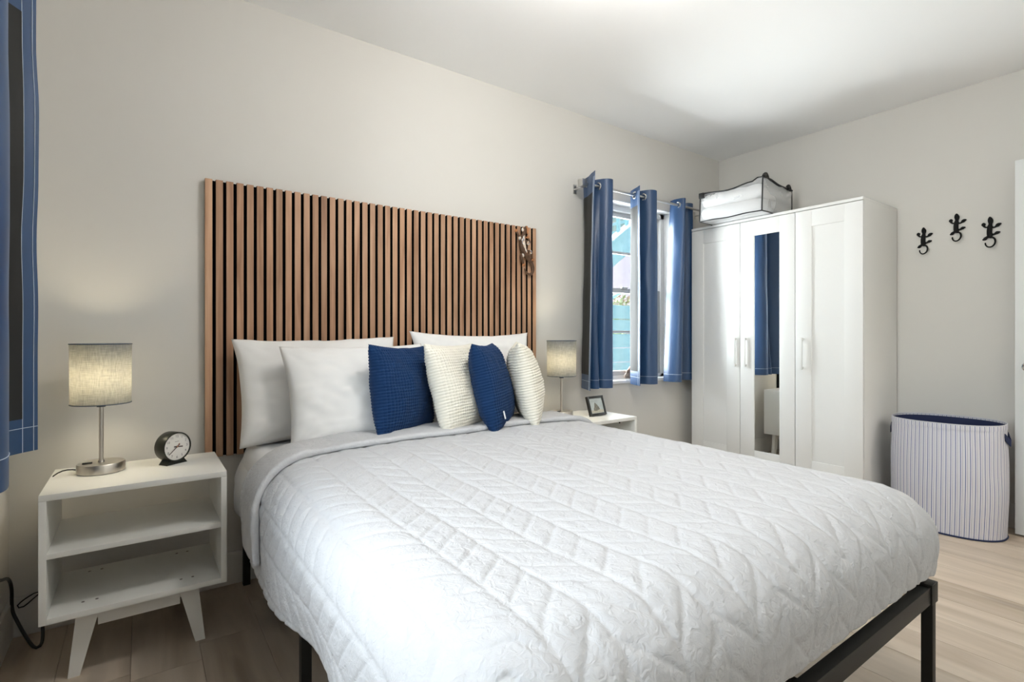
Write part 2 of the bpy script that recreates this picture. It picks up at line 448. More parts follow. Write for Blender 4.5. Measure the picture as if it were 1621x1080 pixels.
make_window('window_1', WX0, WX1, WZ0, WZ1, Matrix.Identity(4))
make_window('window_2', 0.90, 2.10, 0.80, 2.04, Matrix.Translation((XL, 0, 0)) @ Matrix.Rotation(PI/2, 4, 'Z') @ Matrix.Scale(-1, 4, (1, 0, 0)))

# ------------------------------------------------------------------ open door against the right wall
dr = bpy.data.objects.new('door_1', None); COL.objects.link(dr); struct(dr); dr.location = (-0.13, -2.66, 0)
M_door = mat('door_paint', (0.72, 0.73, 0.72), 0.4, bump=0.02, bscale=60)
b = MB(); b.box(-0.0175, 0.0175, 0.0, 0.804, 0.010, 2.025, 0.002)
b.build('leaf', M_door, dr)
for (z0, z1) in ((0.22, 0.86), (1.06, 1.88)):
    for (y0, y1) in ((0.11, 0.375), (0.43, 0.695)):
        MB().box(-0.0215, -0.0165, y0, y1, z0, z1, 0.002).build('door_panel', M_door, dr)
kb = MB(); kb.lathe([(0.030, 0), (0.031, 0.004), (0.026, 0.009), (0.010, 0.012), (0.010, 0.030), (0.024, 0.036), (0.029, 0.046), (0.026, 0.058), (0.012, 0.064)], 24)
kb.xf(Matrix.Translation((-0.0175, 0.742, 0.915)) @ Matrix.Rotation(-PI/2, 4, 'Y')).build('knob', M_chrome, dr)
MB().box(-0.011, 0.011, 0.803, 0.806, 0.885, 0.945, 0.0008).build('latch_plate', M_nickel, dr)
for z in (0.25, 1.05, 1.82):
    MB().tube([(-0.022, -0.004, z-0.04), (-0.022, -0.004, z+0.04)], 0.007, 10).build('hinge', M_nickel, dr)
b = MB()
b.box(-1.04, -0.97, YF-T-0.01, YF+0.012, 0, 2.12, 0.003); b.box(-0.15, -0.08, YF-T-0.01, YF+0.012, 0, 2.12, 0.003); b.box(-1.04, -0.08, YF-T-0.01, YF+0.012, 2.05, 2.12, 0.003)
struct(b.build('trim_1', M_door))
# hall beyond the doorway
hb = MB()
hb.box(-2.0, 0.6, YF-1.6, YF-1.55, 0, H); hb.box(-2.05, -2.0, YF-1.6, YF-T, 0, H); hb.box(0.6, 0.65, YF-1.6, YF-T, 0, H); hb.box(-2.0, 0.6, YF-1.6, YF-T, H, H+0.05)
struct(hb.build('wall_hall', M_wall, smooth=None))
struct(MB().box(-2.0, 0.6, YF-1.6, YF, -0.03, -0.001).build('floor_hall', M_floor, smooth=None))

# ------------------------------------------------------------------ ceiling globe added as fill light (above the bed, out of view)
cl = thing('ceiling_fill_globe', 'added white fill globe on the ceiling above the bed', 'lamp', (-2.66, -1.45, H))
MB().lathe([(0.06, 0), (0.06, -0.02), (0.03, -0.025), (0.03, -0.05)], 32).build('canopy', M_nickel, cl)
gl_ = MB(); gl_.sphere((0, 0, -0.135), 0.10, n=32, m=20); gl_.build('globe', emit_mat('fill_globe_glow', (1.0, 0.97, 0.93), 78.0), cl)

hl = thing('hall_fill_globe', 'added white fill globe on the hall ceiling', 'lamp', (-0.55, YF-0.75, H))  # unseen globe added to brighten the right side through the doorway
MB().lathe([(0.06, 0), (0.06, -0.02), (0.03, -0.025), (0.03, -0.05)], 32).build('canopy', M_nickel, hl)
MB().sphere((0, 0, -0.135), 0.10, n=32, m=20).build('globe', emit_mat('hall_fill_glow', (1.0, 0.96, 0.90), 90.0), hl)
# ------------------------------------------------------------------ slatted headboard panel
hbp = thing('slat_panel', 'walnut slat headboard panel with black gaps behind the bed', 'headboard', (-3.765, 0, 0.564))
PWID, PHGT = 1.769, 1.178
MB().box(0.004, PWID-0.004, -0.010, -0.0005, 0.001, PHGT-0.002).build('felt_backing', M_black, hbp, None)
NS = 45
pitch = (PWID-0.027)/(NS-1)
slat_me = mesh_of('slat', *(lambda q: (q.v, q.f))(MB().box(0, 0.027, -0.0205, 0, 0, PHGT, 0.0012)), None)
slat_me.materials.append(M_walnut)
M_core = mat('black_core', (0.006, 0.006, 0.006), 0.9, bump=0.1, bscale=500, spec=0.1)
slat_core = slat_me.copy(); slat_core.materials.append(M_core)      # veneered front on a black core
for p in slat_core.polygons:
    if abs(p.normal.x) > 0.9: p.material_index = 1
for i in range(NS):
    o = bpy.data.objects.new('slat', slat_core if i else slat_me); COL.objects.link(o); o.parent = hbp; o.location = (i*pitch, -0.0095, 0)

# ------------------------------------------------------------------ bed frame
BX0, BX1, BY1 = -3.625, -2.115, -2.045
bf = thing('platform_bed', 'black steel platform bed frame on slim square legs', 'bed frame', (-2.87, -1.03, 0))
def L(x, y): return x+2.87, y+1.03
RZ0, RZ1 = 0.315, 0.362
x0, x1 = BX0+2.87, BX1+2.87; y1 = BY1+1.03; y0 = -0.025+1.03
MB().box(x0, x0+0.03, y1+0.002, y0-0.002, RZ0, RZ1, 0.002).build('side_rail', M_steel, bf)
MB().box(x1-0.03, x1, y1+0.002, y0-0.002, RZ0, RZ1, 0.002).build('side_rail', M_steel, bf)
MB().box(x0+0.03, x1-0.03, y1, y1+0.03, RZ0-0.002, RZ1, 0.002).build('end_rail', M_steel, bf)
MB().box(x0+0.03, x1-0.03, y0-0.03, y0, RZ0-0.002, RZ1, 0.002).build('end_rail', M_steel, bf)
MB().box(-0.015, 0.015, y1+0.03, y0-0.03, RZ0, RZ1-0.008, 0.002).build('centre_rail', M_steel, bf)
for k in range(11):
    yy = y1+0.12+k*(y0-y1-0.24)/10
    MB().box(x0+0.03, x1-0.03, yy-0.012, yy+0.012, RZ1-0.008, RZ1+0.004, 0.001).build('cross_slat', M_steel, bf)
for lx in (x0, x1-0.036):
    for ly in (y1, -0.02, y0-0.036):
        lg = MB().box(lx+(0.008 if lx > 0 else 0), lx+(0.036 if lx > 0 else 0.028), ly, ly+0.028, 0, RZ0+0.02, 0.002).build('leg', M_steel, bf)
lx = x1-0.036
for z in (0.275, 0.215, 0.155, 0.095):      # adjustment slots on the near faces of the foot leg
    MB().box(lx+0.0352, lx+0.0368, y1+0.008, y1+0.020, z-0.006, z+0.006, 0.0006).build('slot', M_black, bf)
cp = MB().box(x1-0.045, x1+0.004, y1-0.004, y1+0.045, RZ0-0.004, RZ1+0.006, 0.002).build('corner_bracket', M_steel, bf)
for z in (0.334, 0.353):
    MB().lathe([(0.007, 0), (0.007, 0.004), (0.004, 0.007)], 12).xf(Matrix.Translation((x1+0.004, y1+0.014, z-0.006)) @ Matrix.Rotation(PI/2, 4, 'Y')).build('bolt', M_blackpl, cp)
for yy in (-0.02, y1):
    MB().lathe([(0.006, 0), (0.006, 0.004), (0.003, 0.007)], 12).xf(Matrix.Translation((x0, yy+0.018, 0.30)) @ Matrix.Rotation(-PI/2, 4, 'Y')).build('bolt', M_blackpl, bf)

# ------------------------------------------------------------------ mattress in its sheet
def rounded_block(w, d, h, r, nu=60, nv=60, nz=8):
    bm = bmesh.new(); bmesh.ops.create_cube(bm, size=1)
    for q in bm.verts: q.co = Vector((q.co.x*w, q.co.y*d, (q.co.z+0.5)*h))
    bmesh.ops.bevel(bm, geom=bm.edges[:], offset=r, segments=5, profile=0.5, affect='EDGES')
    bmesh.ops.subdivide_edges(bm, edges=[e for e in bm.edges if e.calc_length() > 0.15], cuts=24, use_grid_fill=True)
    return bm
bm = rounded_block(1.525, 2.00, 0.262, 0.06)
for q in bm.verts:
    p = np.array([q.co.x*5, q.co.y*5, q.co.z*5+3.0])
    k = float(vnoise(p))-0.5
    side = max(0.0, min(1.0, (0.22-q.co.z)/0.1))
    if q.co.z > 0.03:
        q.co.x += (0.014*k+0.010*side)*(1 if q.co.x > 0 else -1)
        q.co.z += 0.006*k if q.co.z > 0.2 else 0
    sag = max(0.0, min(1.0, (0.62-q.co.y)/0.35))          # pressed down under the quilt
    if q.co.z > 0.12:
        q.co.z -= sag*(0.020+0.03*max(0.0, (abs(q.co.x)-0.66)/0.1)+0.03*max(0.0, (-q.co.y-0.88)/0.1))
    q.co.x *= 1-0.012*sag
bm.normal_update()
me = bpy.data.meshes.new('mattress'); bm.to_mesh(me); bm.free(); me.shade_smooth()
mt = thing('mattress', 'thick mattress in a white fitted sheet on the black frame', 'mattress', (-2.87, -1.040, 0.366))
link('fitted_sheet', me, M_sheet, mt)
# loose edge of the sheet hanging at the head on the near side
n1, n2 = 60, 26
U, V = np.meshgrid(np.linspace(0, 1, n1), np.linspace(0, 1, n2), indexing='ij')
yy = 0.985-U*0.55; zz = 0.190-V*(0.155+0.045*np.sin(U*5+0.6)+0.03*U)
xx = -0.752-0.045*np.sin(np.minimum(V*1.5, 1)*PI/2)+0.012*V-0.022*(vnoise(np.stack([U*7, V*2.5, U*0+1], -1))-0.3)*(0.3+V)
pv = np.stack([xx, yy, zz], -1).reshape(-1, 3)
me = mesh_of('sheet_edge', np.r_[pv, pv+np.array([0.003, 0, 0])], np.r_[grid_faces(n1, n2), grid_faces(n1, n2, off=n1*n2)[:, ::-1]], 180)
link('sheet_edge', me, M_sheet, mt)

# ------------------------------------------------------------------ quilt
QXC, QW, QFOOT, QR, QZ = -2.865, 0.790, 2.050, 0.140, 0.636
def drape(s, t, h):
    """s across the bed from its centre, t from the wall towards the foot, h above the cloth -> xyz"""
    cw = QW-QR; ct = QFOOT-QR
    a = np.maximum(np.abs(s)-cw, 0); bb = np.maximum(t-ct, 0)
    d = np.maximum(a, bb)
    with np.errstate(divide='ignore', invalid='ignore'):
        ang = np.where(a >= bb, np.where(a > 0, PI/4*bb/np.maximum(a, 1e-9), 0), PI/2-PI/4*a/np.maximum(bb, 1e-9))
    rx = np.cos(ang)*np.sign(s); ry = np.sin(ang)
    th = np.minimum(d/QR, PI/2); rest = np.maximum(d-QR*PI/2, 0)
    flare = 0.10-0.16*np.clip(ang/(PI/2), 0, 1)
    wob = (vnoise(np.stack([s*3.0, t*3.0, s*0+9], -1))-0.45)*(0.05-0.03*ang/(PI/2))*np.clip(rest/0.15, 0, 1)
    bul = 0.022*np.sin(np.clip(d/(QR*PI/2+0.14), 0, 1)*PI)*np.clip(d/0.02, 0, 1)
    out = QR*np.sin(th)+flare*rest*0.6+wob+bul
    down = QR*(1-np.cos(th))+rest
    cx = np.clip(s, -cw, cw); cy = np.minimum(t, ct)
    z = QZ+0.022*(1-(np.clip(s, -QW, QW)/QW)**2)-0.008*np.clip((t-1.2)/0.9, 0, 1)**2
    z = z+(vnoise(np.stack([s*2.4+5, t*2.4, s*0+2], -1))-0.5)*0.022
    nx = np.sin(th); nz = np.cos(th)
    return np.stack([QXC+cx+rx*(out+h*nx), -(cy+ry*(out+h*nx)), z-down+h*nz], -1)
def stitch_height(s, t):
    cw = 0.098; col = np.floor(s/cw+100.5); fs = (s/cw+100.5)-col        # columns run the length of the bed
    dcol = np.minimum(fs, 1-fs)*cw
    sl = np.where(col % 2 == 0, 1.0, -1.0)
    sp = 0.082
    ph = (t+sl*(fs-0.5)*cw*0.85)/sp+col*0.37
    fp = ph-np.floor(ph); drow = np.minimum(fp, 1-fp)*sp*0.8
    wig = (vnoise(np.stack([s*30, t*30, s*0], -1))-0.5)*0.004
    g = lambda d, wd: 1-np.exp(-(np.maximum(d+wig, 0)/wd)**1.3)
    h = 0.0040*g(dcol, 0.0065)*g(drow, 0.0065)
    cr = vnoise(np.stack([s*55, t*26, s*0+4], -1))-0.5
    cr2 = vnoise(np.stack([s*18+3, t*60, s*0+7], -1))-0.5
    return h+0.0028*cr*g(dcol, 0.02)+0.0018*cr2
CREASE, FREE = 0.44, 0.645
DROP = QR*PI/2+0.137
smax = QW-QR+DROP; tmax = QFOOT-QR+DROP-0.056
ns, ntt = 540, 470
s1 = np.r_[-smax, np.linspace(-smax, smax, ns-2), smax]; t1 = np.r_[np.linspace(CREASE+0.02, tmax, ntt-1), tmax]
Sg, Tg = np.meshgrid(s1, t1, indexing='ij')
ext = 1+0.10*np.clip((np.abs(Sg)-(QW-QR))/DROP, 0, 1)*(Sg < 0)*(0.4+1.0*vnoise(np.stack([Tg*2.2, Tg*0, Tg*0+3], -1)))
Sd = np.sign(Sg)*(np.minimum(np.abs(Sg), QW-QR)+np.maximum(np.abs(Sg)-(QW-QR), 0)*ext)
hq = stitch_height(Sd, Tg)
hq[0, :] -= 0.014; hq[-1, :] -= 0.014; hq[:, -1] -= 0.014          # hem lip turned in
me = mesh_of('cover', drape(Sd, Tg, hq).reshape(-1, 3), grid_faces(ns, ntt), 180)
ql = thing('quilt', 'white quilt with stitched herringbone pattern spread over the bed', 'quilt', (0, 0, 0))
link('cover', me, M_quilt, ql)
# turned-back band: a rounded tongue of doubled cloth
pro = []
for q in np.linspace(FREE-0.02, CREASE, 10): pro.append((q, -0.002))
for a in np.linspace(-PI/2, PI/2, 9)[1:-1]: pro.append((CREASE-0.016*math.cos(a), 0.0095+0.0115*math.sin(a)))
for q in np.linspace(CREASE, FREE-0.006, 26): pro.append((q, 0.021))
for a in np.linspace(PI/2, -PI/2, 7)[1:]: pro.append((FREE-0.006+0.010*math.cos(a), 0.0105+0.0105*math.sin(a)))
pro = np.array(pro); npf = len(pro)
nb = 300
sb = np.linspace(-smax*0.985, smax*0.985, nb)
Sb = np.repeat(sb[:, None], npf, 1); Tb = np.repeat(pro[None, :, 0], nb, 0); Hb = np.repeat(pro[None, :, 1], nb, 0)
skew = np.clip((np.abs(Sb)-(QW-0.28))/0.5, 0, 1)**1.5
Tb = Tb+np.where(Sb < 0, 0.15, 0.02)*skew*(Sb < 0)+0.035*(-Sb/QW)*0.5+0.012*(vnoise(np.stack([Sb*5, Sb*0, Sb*0+1], -1))-0.5)
puff = 0.55*stitch_height(Sb, Tb+0.03)*(Hb > 0.010)
roll = (vnoise(np.stack([Sb*9, Tb*9, Sb*0+11], -1))-0.5)*0.010*(Hb > 0.010)
pb = drape(Sb, Tb, Hb+puff+roll+0.004).reshape(-1, 3)
fb = grid_faces(nb, npf)
caps = np.array([(i, i+1, npf-2-i, npf-1-i) for i in range(npf//2-1)])
me = mesh_of('turned_back_band', pb, np.r_[fb, caps, caps[:, ::-1]+(nb-1)*npf], 180)
link('turned_back_band', me, M_quilt, ql)

# ------------------------------------------------------------------ pillows and cushions
def pillow_mesh(name, w, h, th, nu, nv, ribs=0.0, pitch=0.013, seed=0, wrinkle=0.010, pinch=0.05, sag=0.0, power=0.45, flange=0.0):
    u = np.linspace(-1, 1, nu); v = np.linspace(-1, 1, nv)
    Ug, Vg = np.meshgrid(u, v, indexing='ij')
    X = w/2*Ug*(1-pinch*(1-Vg**2)*Ug**2); Z = h/2*Vg*(1-pinch*(1-Ug**2)*Vg**2)
    prof = np.maximum((1-Ug**2)*(1-Vg**2), 0)**power
    prof = prof*(1-sag*Vg)                       # fuller towards the bottom
    base_n = np.stack([Ug*2.2+seed*3.1, Vg*2.2+seed*1.7, Ug*0+seed], -1)
    parts = []
    for sd in (-1, 1):
        n = vnoise(base_n+sd*5)-0.5; n2 = vnoise(base_n*3.1+sd*9)-0.5
        # gathers that run in from the corners
        rad = np.sqrt((np.abs(Ug)-1)**2+(np.abs(Vg)-1)**2); an = np.arctan2(np.abs(Vg)-1, np.abs(Ug)-1)
        gat = np.sin(an*14+seed)*np.exp(-rad*3.2)*0.35
        D = th/2*prof*(1+0.22*n)+wrinkle*(n2+gat)*prof**0.6
        if ribs:
            fx = np.abs(np.sin(PI*(X+w)/pitch)); fz = np.abs(np.sin(PI*(Z+h)/pitch))
            D = D+ribs*(np.sqrt(fx)*0.40+np.sqrt(fz)*0.60)*np.minimum(1, prof*3)
        Xo, Zo = X, Z
        if ribs:      # scalloped outline where the ribs meet the seam
            Xo = X*(1+0.014*np.sqrt(fz)); Zo = Z*(1+0.014*np.sqrt(fx))
        if sd < 0: ns_, n2s_ = n, n2
        parts.append(np.stack([Xo+0.004*ns_, sd*D, Zo+0.004*n2s_], -1).reshape(-1, 3))
    F = grid_faces(nu, nv); N = nu*nv
    bmk = np.concatenate([F, (grid_faces(nu, nv)+N)[:, ::-1]])
    me = mesh_of(name, np.r_[parts[0], parts[1]], bmk, None)
    bm = bmesh.new(); bm.from_mesh(me); bmesh.ops.remove_doubles(bm, verts=bm.verts, dist=0.0004); bmesh.ops.recalc_face_normals(bm, faces=bm.faces); bm.to_mesh(me); bm.free()
    me.shade_smooth()
    return me
def stand(root, part_list, bottom, rz, lean, roll, hgt):
    """stands a pillow on its lower edge: local x wide, y thick, z up from the centre"""
    root.location = bottom
    Mx = Matrix.Rotation(rz, 4, 'Z') @ Matrix.Rotation(-lean, 4, 'X') @ Matrix.Rotation(roll, 4, 'Y') @ Matrix.Translation((0, 0, hgt/2))
    for o in part_list: o.matrix_local = Mx
def bed_pillow(label, bottom, rz, lean, roll, w, h, th, seed, sag, pinch=0.06):
    t = thing('bed_pillow', label, 'pillow', group='white pillows at the head of the bed')
    o = link('pillow_case', pillow_mesh('pillow_case', w, h, th, 80, 60, seed=seed, sag=sag, wrinkle=0.013, pinch=pinch, power=0.40), M_linen, t)
    stand(t, [o], bottom, rz, lean, roll, h)
    return t
bed_pillow('white pillow against the slats, at the end by the clock', (-3.300, -0.215, 0.632), R(2), R(-16)*-1, R(-1.0), 0.73, 0.455, 0.19, 1, 0.25)
bed_pillow('white pillow in front, partly behind the nearest navy cushion', (-3.185, -0.40, 0.638), R(4), R(20), R(-0.5), 0.66, 0.425, 0.17, 2, 0.30)
bed_pillow('white pillow against the slats, behind the cream cushions', (-2.515, -0.235, 0.640), R(-1), R(14), R(0.5), 0.74, 0.475, 0.19, 3, 0.25, 0.11)

def cushion(label, bottom, rz, lean, roll, m, seed, care_tag=False, sz=0.405):
    t = thing('throw_cushion', label, 'cushion', group='waffle corduroy cushions on the bed')
    c = link('cushion_cover', pillow_mesh('cushion_cover', sz, sz, 0.155, 231, 231, ribs=0.0075, pitch=0.0126, seed=seed, wrinkle=0.008, pinch=0.07, power=0.50), m, t)
    objs = [c]
    if care_tag:
        g = MB().box(-sz/2+0.052, -sz/2+0.070, -0.055, -0.052, -sz/2+0.052, -sz/2+0.088, 0.0006).build('care_tag', M_tag, t)
        objs.append(g)
    stand(t, objs, bottom, rz, lean, roll, sz)
    return t
cushion('navy waffle cushion nearest the lamp with the clock', (-3.040, -0.455, 0.650), R(30), R(9), R(2), M_navy, 4, sz=0.39)
cushion('cream waffle cushion between the two navy cushions', (-2.768, -0.520, 0.650), R(28), R(15), R(0), M_cream, 5)
cushion('navy waffle cushion with a small white tag, between cream cushions', (-2.600, -0.545, 0.648), R(44), R(14), R(0), M_navy, 6, True)
cushion('cream waffle cushion at the end by the window', (-2.385, -0.505, 0.648), R(55), R(12), R(0), M_cream, 8)

# ------------------------------------------------------------------ nightstands
NW, ND, NT, NB = 0.497, 0.38, 0.600, 0.208
def nightstand(label, loc):
    t = thing('nightstand', label, 'nightstand', loc, group='white open nightstands beside the bed')
    hw = NW/2; k = 0.018
    MB().box(-hw, hw, -ND, 0, NT-0.019, NT, 0.0015).build('top_panel', M_white, t)
    MB().box(-hw, -hw+k, -ND, 0, NB, NT-0.019, 0.001).build('side_panel', M_white, t)
    MB().box(hw-k, hw, -ND, 0, NB, NT-0.019, 0.001).build('side_panel', M_white, t)
    bo = MB().box(-hw+k, hw-k, -ND, 0, NB, NB+k, 0.001).build('bottom_panel', M_white, t)
    MB().box(-hw+k, hw-k, -ND+0.004, -0.004, 0.403, 0.403+0.016, 0.001).build('shelf', M_white, t)
    for y in (-0.045, -ND+0.07):
        for sx in (-1, 1):
            p = [(sx*0.105, NB), (sx*0.165, NB), (sx*0.187, 0.0), (sx*0.157, 0.0)]
            MB().prism(p, y-0.013, y+0.013, 'y').build('leg', M_white, t)
            for dx in (0.115, 0.15):
                MB().lathe([(0.0045, 0), (0.0045, 0.0008)], 10, (sx*dx, y, NB+k)).build('screw_cap', mat('screw_steel', (0.22, 0.20, 0.17), 0.4, 0.6, bump=0.02), bo)
        MB().box(-0.112, 0.112, y-0.010, y+0.010, NB-0.062, NB, 0.001).build('apron', M_white, t)
    return t
nightstand('white open nightstand carrying the clock, with splayed legs', (-3.985, -0.090, 0))
n2 = nightstand('white nightstand under the window, half hidden by the bed', (-1.838, -0.100, 0))
MB().lathe([(0.006, 0), (0.006, 0.001)], 10).xf(Matrix.Translation((NW/2-0.0185, -ND+0.12, 0.55)) @ Matrix.Rotation(-PI/2, 4, 'Y')).build('screw_hole', M_black, n2)

# ------------------------------------------------------------------ table lamps
def lamp(label, loc, rz, cords, energy):
    t = thing('table_lamp', label, 'lamp', loc, rz, group='bedside lamps with blue grey linen shades')
    bs = MB().lathe([(0.066, 0), (0.069, 0.002), (0.069, 0.030), (0.067, 0.033), (0.002, 0.0335)], 48).build('base', M_nickel, t)
    MB().box(-0.052, -0.024, -0.012, 0.002, 0.0325, 0.0365, 0.0015).build('socket_plate', M_blackpl, bs)
    MB().tube([(0, 0, 0.033), (0, 0, 0.255)], 0.0065, 16).build('stem', M_nickel, t)
    MB().lathe([(0.010, 0.033), (0.009, 0.040)], 20).build('collar', M_nickel, t)
    MB().lathe([(0.013, 0.228), (0.014, 0.236), (0.014, 0.275), (0.010, 0.28)], 20).build('bulb_holder', M_blackpl, t)
    sh = MB(); n = 56; prof = [(0.086, 0.240), (0.0865, 0.30), (0.087, 0.38), (0.088, 0.450)]
    sh.lathe(prof, n, cap=False); sh.lathe([(r-0.0015, z) for r, z in prof][::-1], n, cap=False)
    so = sh.build('lamp_shade', M_shade, t, 60)
    for r, z in ((0.0866, 0.2405), (0.0882, 0.4495)):
        MB().tube([(r*math.cos(2*PI*i/48), r*math.sin(2*PI*i/48), z) for i in range(48)], 0.0016, 6, closed=True).build('rim', mat('shade_trim', (0.035, 0.06, 0.10), 0.8, bump=0.05), so)
    sp = MB()
    for a in (0, 2*PI/3, 4*PI/3): sp.tube([(0.014*math.cos(a), 0.014*math.sin(a), 0.262), (0.0855*math.cos(a), 0.0855*math.sin(a), 0.262)], 0.0012, 6)
    sp.build('spider', M_nickel, so)
    MB().lathe([(0.011, 0.28), (0.013, 0.30), (0.026, 0.325), (0.030, 0.345), (0.026, 0.365), (0.012, 0.378), (0.001, 0.380)], 24).build('bulb', emit_mat('lit_bulb', (1.0, 0.86, 0.60), energy), t)
    for c in cords:
        MB().tube(smooth_path(c, 60), 0.0022, 8).build('cord', M_blackpl, t)
    return t
lamp('table lamp beside the clock, cord trailing over the table edge', (-4.098, -0.215, 0.600), 0,
     [[(-0.066, 0.01, 0.012), (-0.09, 0.012, 0.016), (-0.115, 0.012, 0.010), (-0.134, 0.0, -0.008), (-0.142, 0.02, -0.06), (-0.146, 0.10, -0.2), (-0.150, 0.155, -0.36), (-0.168, 0.190, -0.445), (-0.196, 0.195, -0.451), (-0.230, 0.195, -0.470), (-0.246, 0.195, -0.488), (-0.228, 0.197, -0.493), (-0.195, 0.198, -0.466), (-0.165, 0.198, -0.445), (-0.140, 0.198, -0.455)]], 72.0)
lamp('table lamp near the window, beside the small picture', (-1.950, -0.215, 0.600), R(20),
     [[(-0.066, 0.0, 0.012), (-0.085, -0.01, 0.008), (-0.105, 0.0, 0.022), (-0.13, 0.02, 0.006), (-0.15, 0.03, 0.004), (-0.165, 0.06, 0.004), (-0.165, 0.09, 0.03), (-0.168, 0.098, 0.07)]], 66.0)

# ------------------------------------------------------------------ alarm clock
ck = thing('alarm_clock', 'round black alarm clock with a white face on the nightstand', 'clock', (-3.886, -0.225, 0.600), R(33))
cz = 0.064; rc = 0.054
def disc(y, rr, n=48): return [(rr*math.cos(2*PI*i/n), y, cz+rr*math.sin(2*PI*i/n)) for i in range(n)]
b = MB(); n = 48
rings = [disc(0.028, 0.044), disc(0.027, rc-0.002), disc(0.024, rc), disc(-0.024, rc), disc(-0.0265, rc-0.0015), disc(-0.026, rc-0.004), disc(-0.021, rc-0.0045)]
for rg in rings: b.v += rg
for i in range(len(rings)-1):
    for j in range(n): b.f.append((i*n+j, i*n+(j+1) % n, (i+1)*n+(j+1) % n, (i+1)*n+j))
b.f.append(tuple(range(n)))
M_clock = mat('dark_green_black_enamel', (0.018, 0.020, 0.014), 0.38, 0.3, bump=0.02, bscale=300)
b.build('casing', M_clock, ck)
b = MB(); b.v = disc(-0.0215, rc-0.0045); b.f = [tuple(range(n))]
fc = b.build('dial', mat('dial_white', (0.78, 0.76, 0.72), 0.5, bump=0.01), ck, None)
b = MB(); b.prism([(-0.040, 0.0), (0.040, 0.0), (0.026, 0.018), (0.015, 0.0125), (0.0, 0.0108), (-0.015, 0.0125), (-0.026, 0.018)], -0.023, 0.021, 'y').build('stand', M_clock, ck)
M_ink = mat('grey_ink', (0.16, 0.15, 0.15), 0.7, bump=0.01)
M_hand = mat('brown_black_hand', (0.05, 0.035, 0.03), 0.5, bump=0.01)
dg = None
def text_mesh(s, size):
    cu = bpy.data.curves.new('t', 'FONT'); cu.body = s; cu.size = size; cu.align_x = 'CENTER'; cu.align_y = 'CENTER'; cu.extrude = 0.0001
    o = bpy.data.objects.new('t', cu); COL.objects.link(o)
    bpy.context.view_layer.update()
    me = bpy.data.meshes.new_from_object(o.evaluated_get(bpy.context.evaluated_depsgraph_get()))
    bpy.data.objects.remove(o); bpy.data.curves.remove(cu); me.materials.clear()
    return me
for hnum in range(1, 13):
    a = R(90-30*hnum); rr = 0.0385
    link('numeral', text_mesh(str(hnum), 0.0125), M_ink, fc, (rr*math.cos(a), -0.0219, cz+rr*math.sin(a)), (PI/2, 0, 0))
MB().box(-0.008, 0.008, -0.0218, -0.0216, cz+0.0185, cz+0.0198).build('maker_mark', M_ink, fc, None)
def hand(a_deg, ln, wd, y, m, tail=0.010, nm='hand'):
    b = MB().box(-wd/2, wd/2, -0.0004, 0.0004, -tail, ln)
    return b.build(nm, m, ck, None, (0, y, cz), (0, R(a_deg), 0))
hand(96, 0.022, 0.0042, -0.0228, M_hand, 0.012, 'hour_hand'); hand(231, 0.041, 0.0026, -0.0236, M_hand, 0.013, 'minute_hand')
hand(35, 0.014, 0.0024, -0.0243, mat('copper_hand', (0.35, 0.13, 0.08), 0.5, bump=0.01), 0.004, 'alarm_hand')
MB().lathe([(0.0035, 0), (0.003, 0.002)], 14).xf(Matrix.Translation((0, -0.0228, cz)) @ Matrix.Rotation(PI/2, 4, 'X')).build('hand_pin', mat('copper_pin', (0.45, 0.25, 0.16), 0.4, 0.6, bump=0.01), ck)

# ------------------------------------------------------------------ small picture frame
pf = thing('picture_frame', 'small black picture frame leaning back on the nightstand', 'picture frame', (-1.762, -0.315, 0.600), R(4))
TL = Matrix.Rotation(R(-17), 4, 'X')
fw, fh, fb_ = 0.142, 0.118, 0.014
b = MB()
b.box(-fw/2, -fw/2+fb_, -0.008, 0.008, 0, fh, 0.001); b.box(fw/2-fb_, fw/2, -0.008, 0.008, 0, fh, 0.001)
b.box(-fw/2+fb_, fw/2-fb_, -0.008, 0.008, 0, fb_, 0.001); b.box(-fw/2+fb_, fw/2-fb_, -0.008, 0.008, fh-fb_, fh, 0.001)
b.xf(Matrix.Translation((0, -0.016, 0.0025)) @ TL).build('frame', M_blackpl, pf)
pr = MB().box(-fw/2+fb_, fw/2-fb_, -0.003, 0.003, fb_, fh-fb_).xf(Matrix.Translation((0, -0.016, 0.0025)) @ TL).build('print', mat('print_pale_blue', (0.46, 0.50, 0.49), 0.6, var=0.12, vscale=30), pf, None)
def flatshape(nm, poly, y, m):
    MB().prism(poly, y-0.0003, y, 'y').xf(Matrix.Translation((0, -0.016, 0.0025)) @ TL).build(nm, m, pr, None)
flatshape('printed_sand', [(-0.055, 0.016), (0.055, 0.016), (0.055, 0.032), (0.02, 0.036), (-0.055, 0.033)], -0.0031, mat('print_sand', (0.50, 0.47, 0.38), 0.6, var=0.1, vscale=60))
flatshape('printed_bird', [(-0.030, 0.030), (-0.008, 0.028), (0.024, 0.036), (0.018, 0.050), (0.004, 0.066), (-0.010, 0.079), (-0.016, 0.072), (-0.021, 0.055), (-0.030, 0.040)], -0.0035, mat('print_grey', (0.17, 0.16, 0.13), 0.6, var=0.4, vscale=90))
flatshape('printed_line', [(-0.050, 0.094), (0.050, 0.094), (0.050, 0.0955), (-0.050, 0.0955)], -0.0035, mat('print_white', (0.75, 0.75, 0.72), 0.6, bump=0.01))
MB().box(-0.02, 0.02, 0.0, 0.003, 0, 0.085).xf(Matrix.Translation((0, 0.040, 0.0)) @ Matrix.Rotation(R(22), 4, 'X')).build('easel_back', M_blackpl, pf, None)

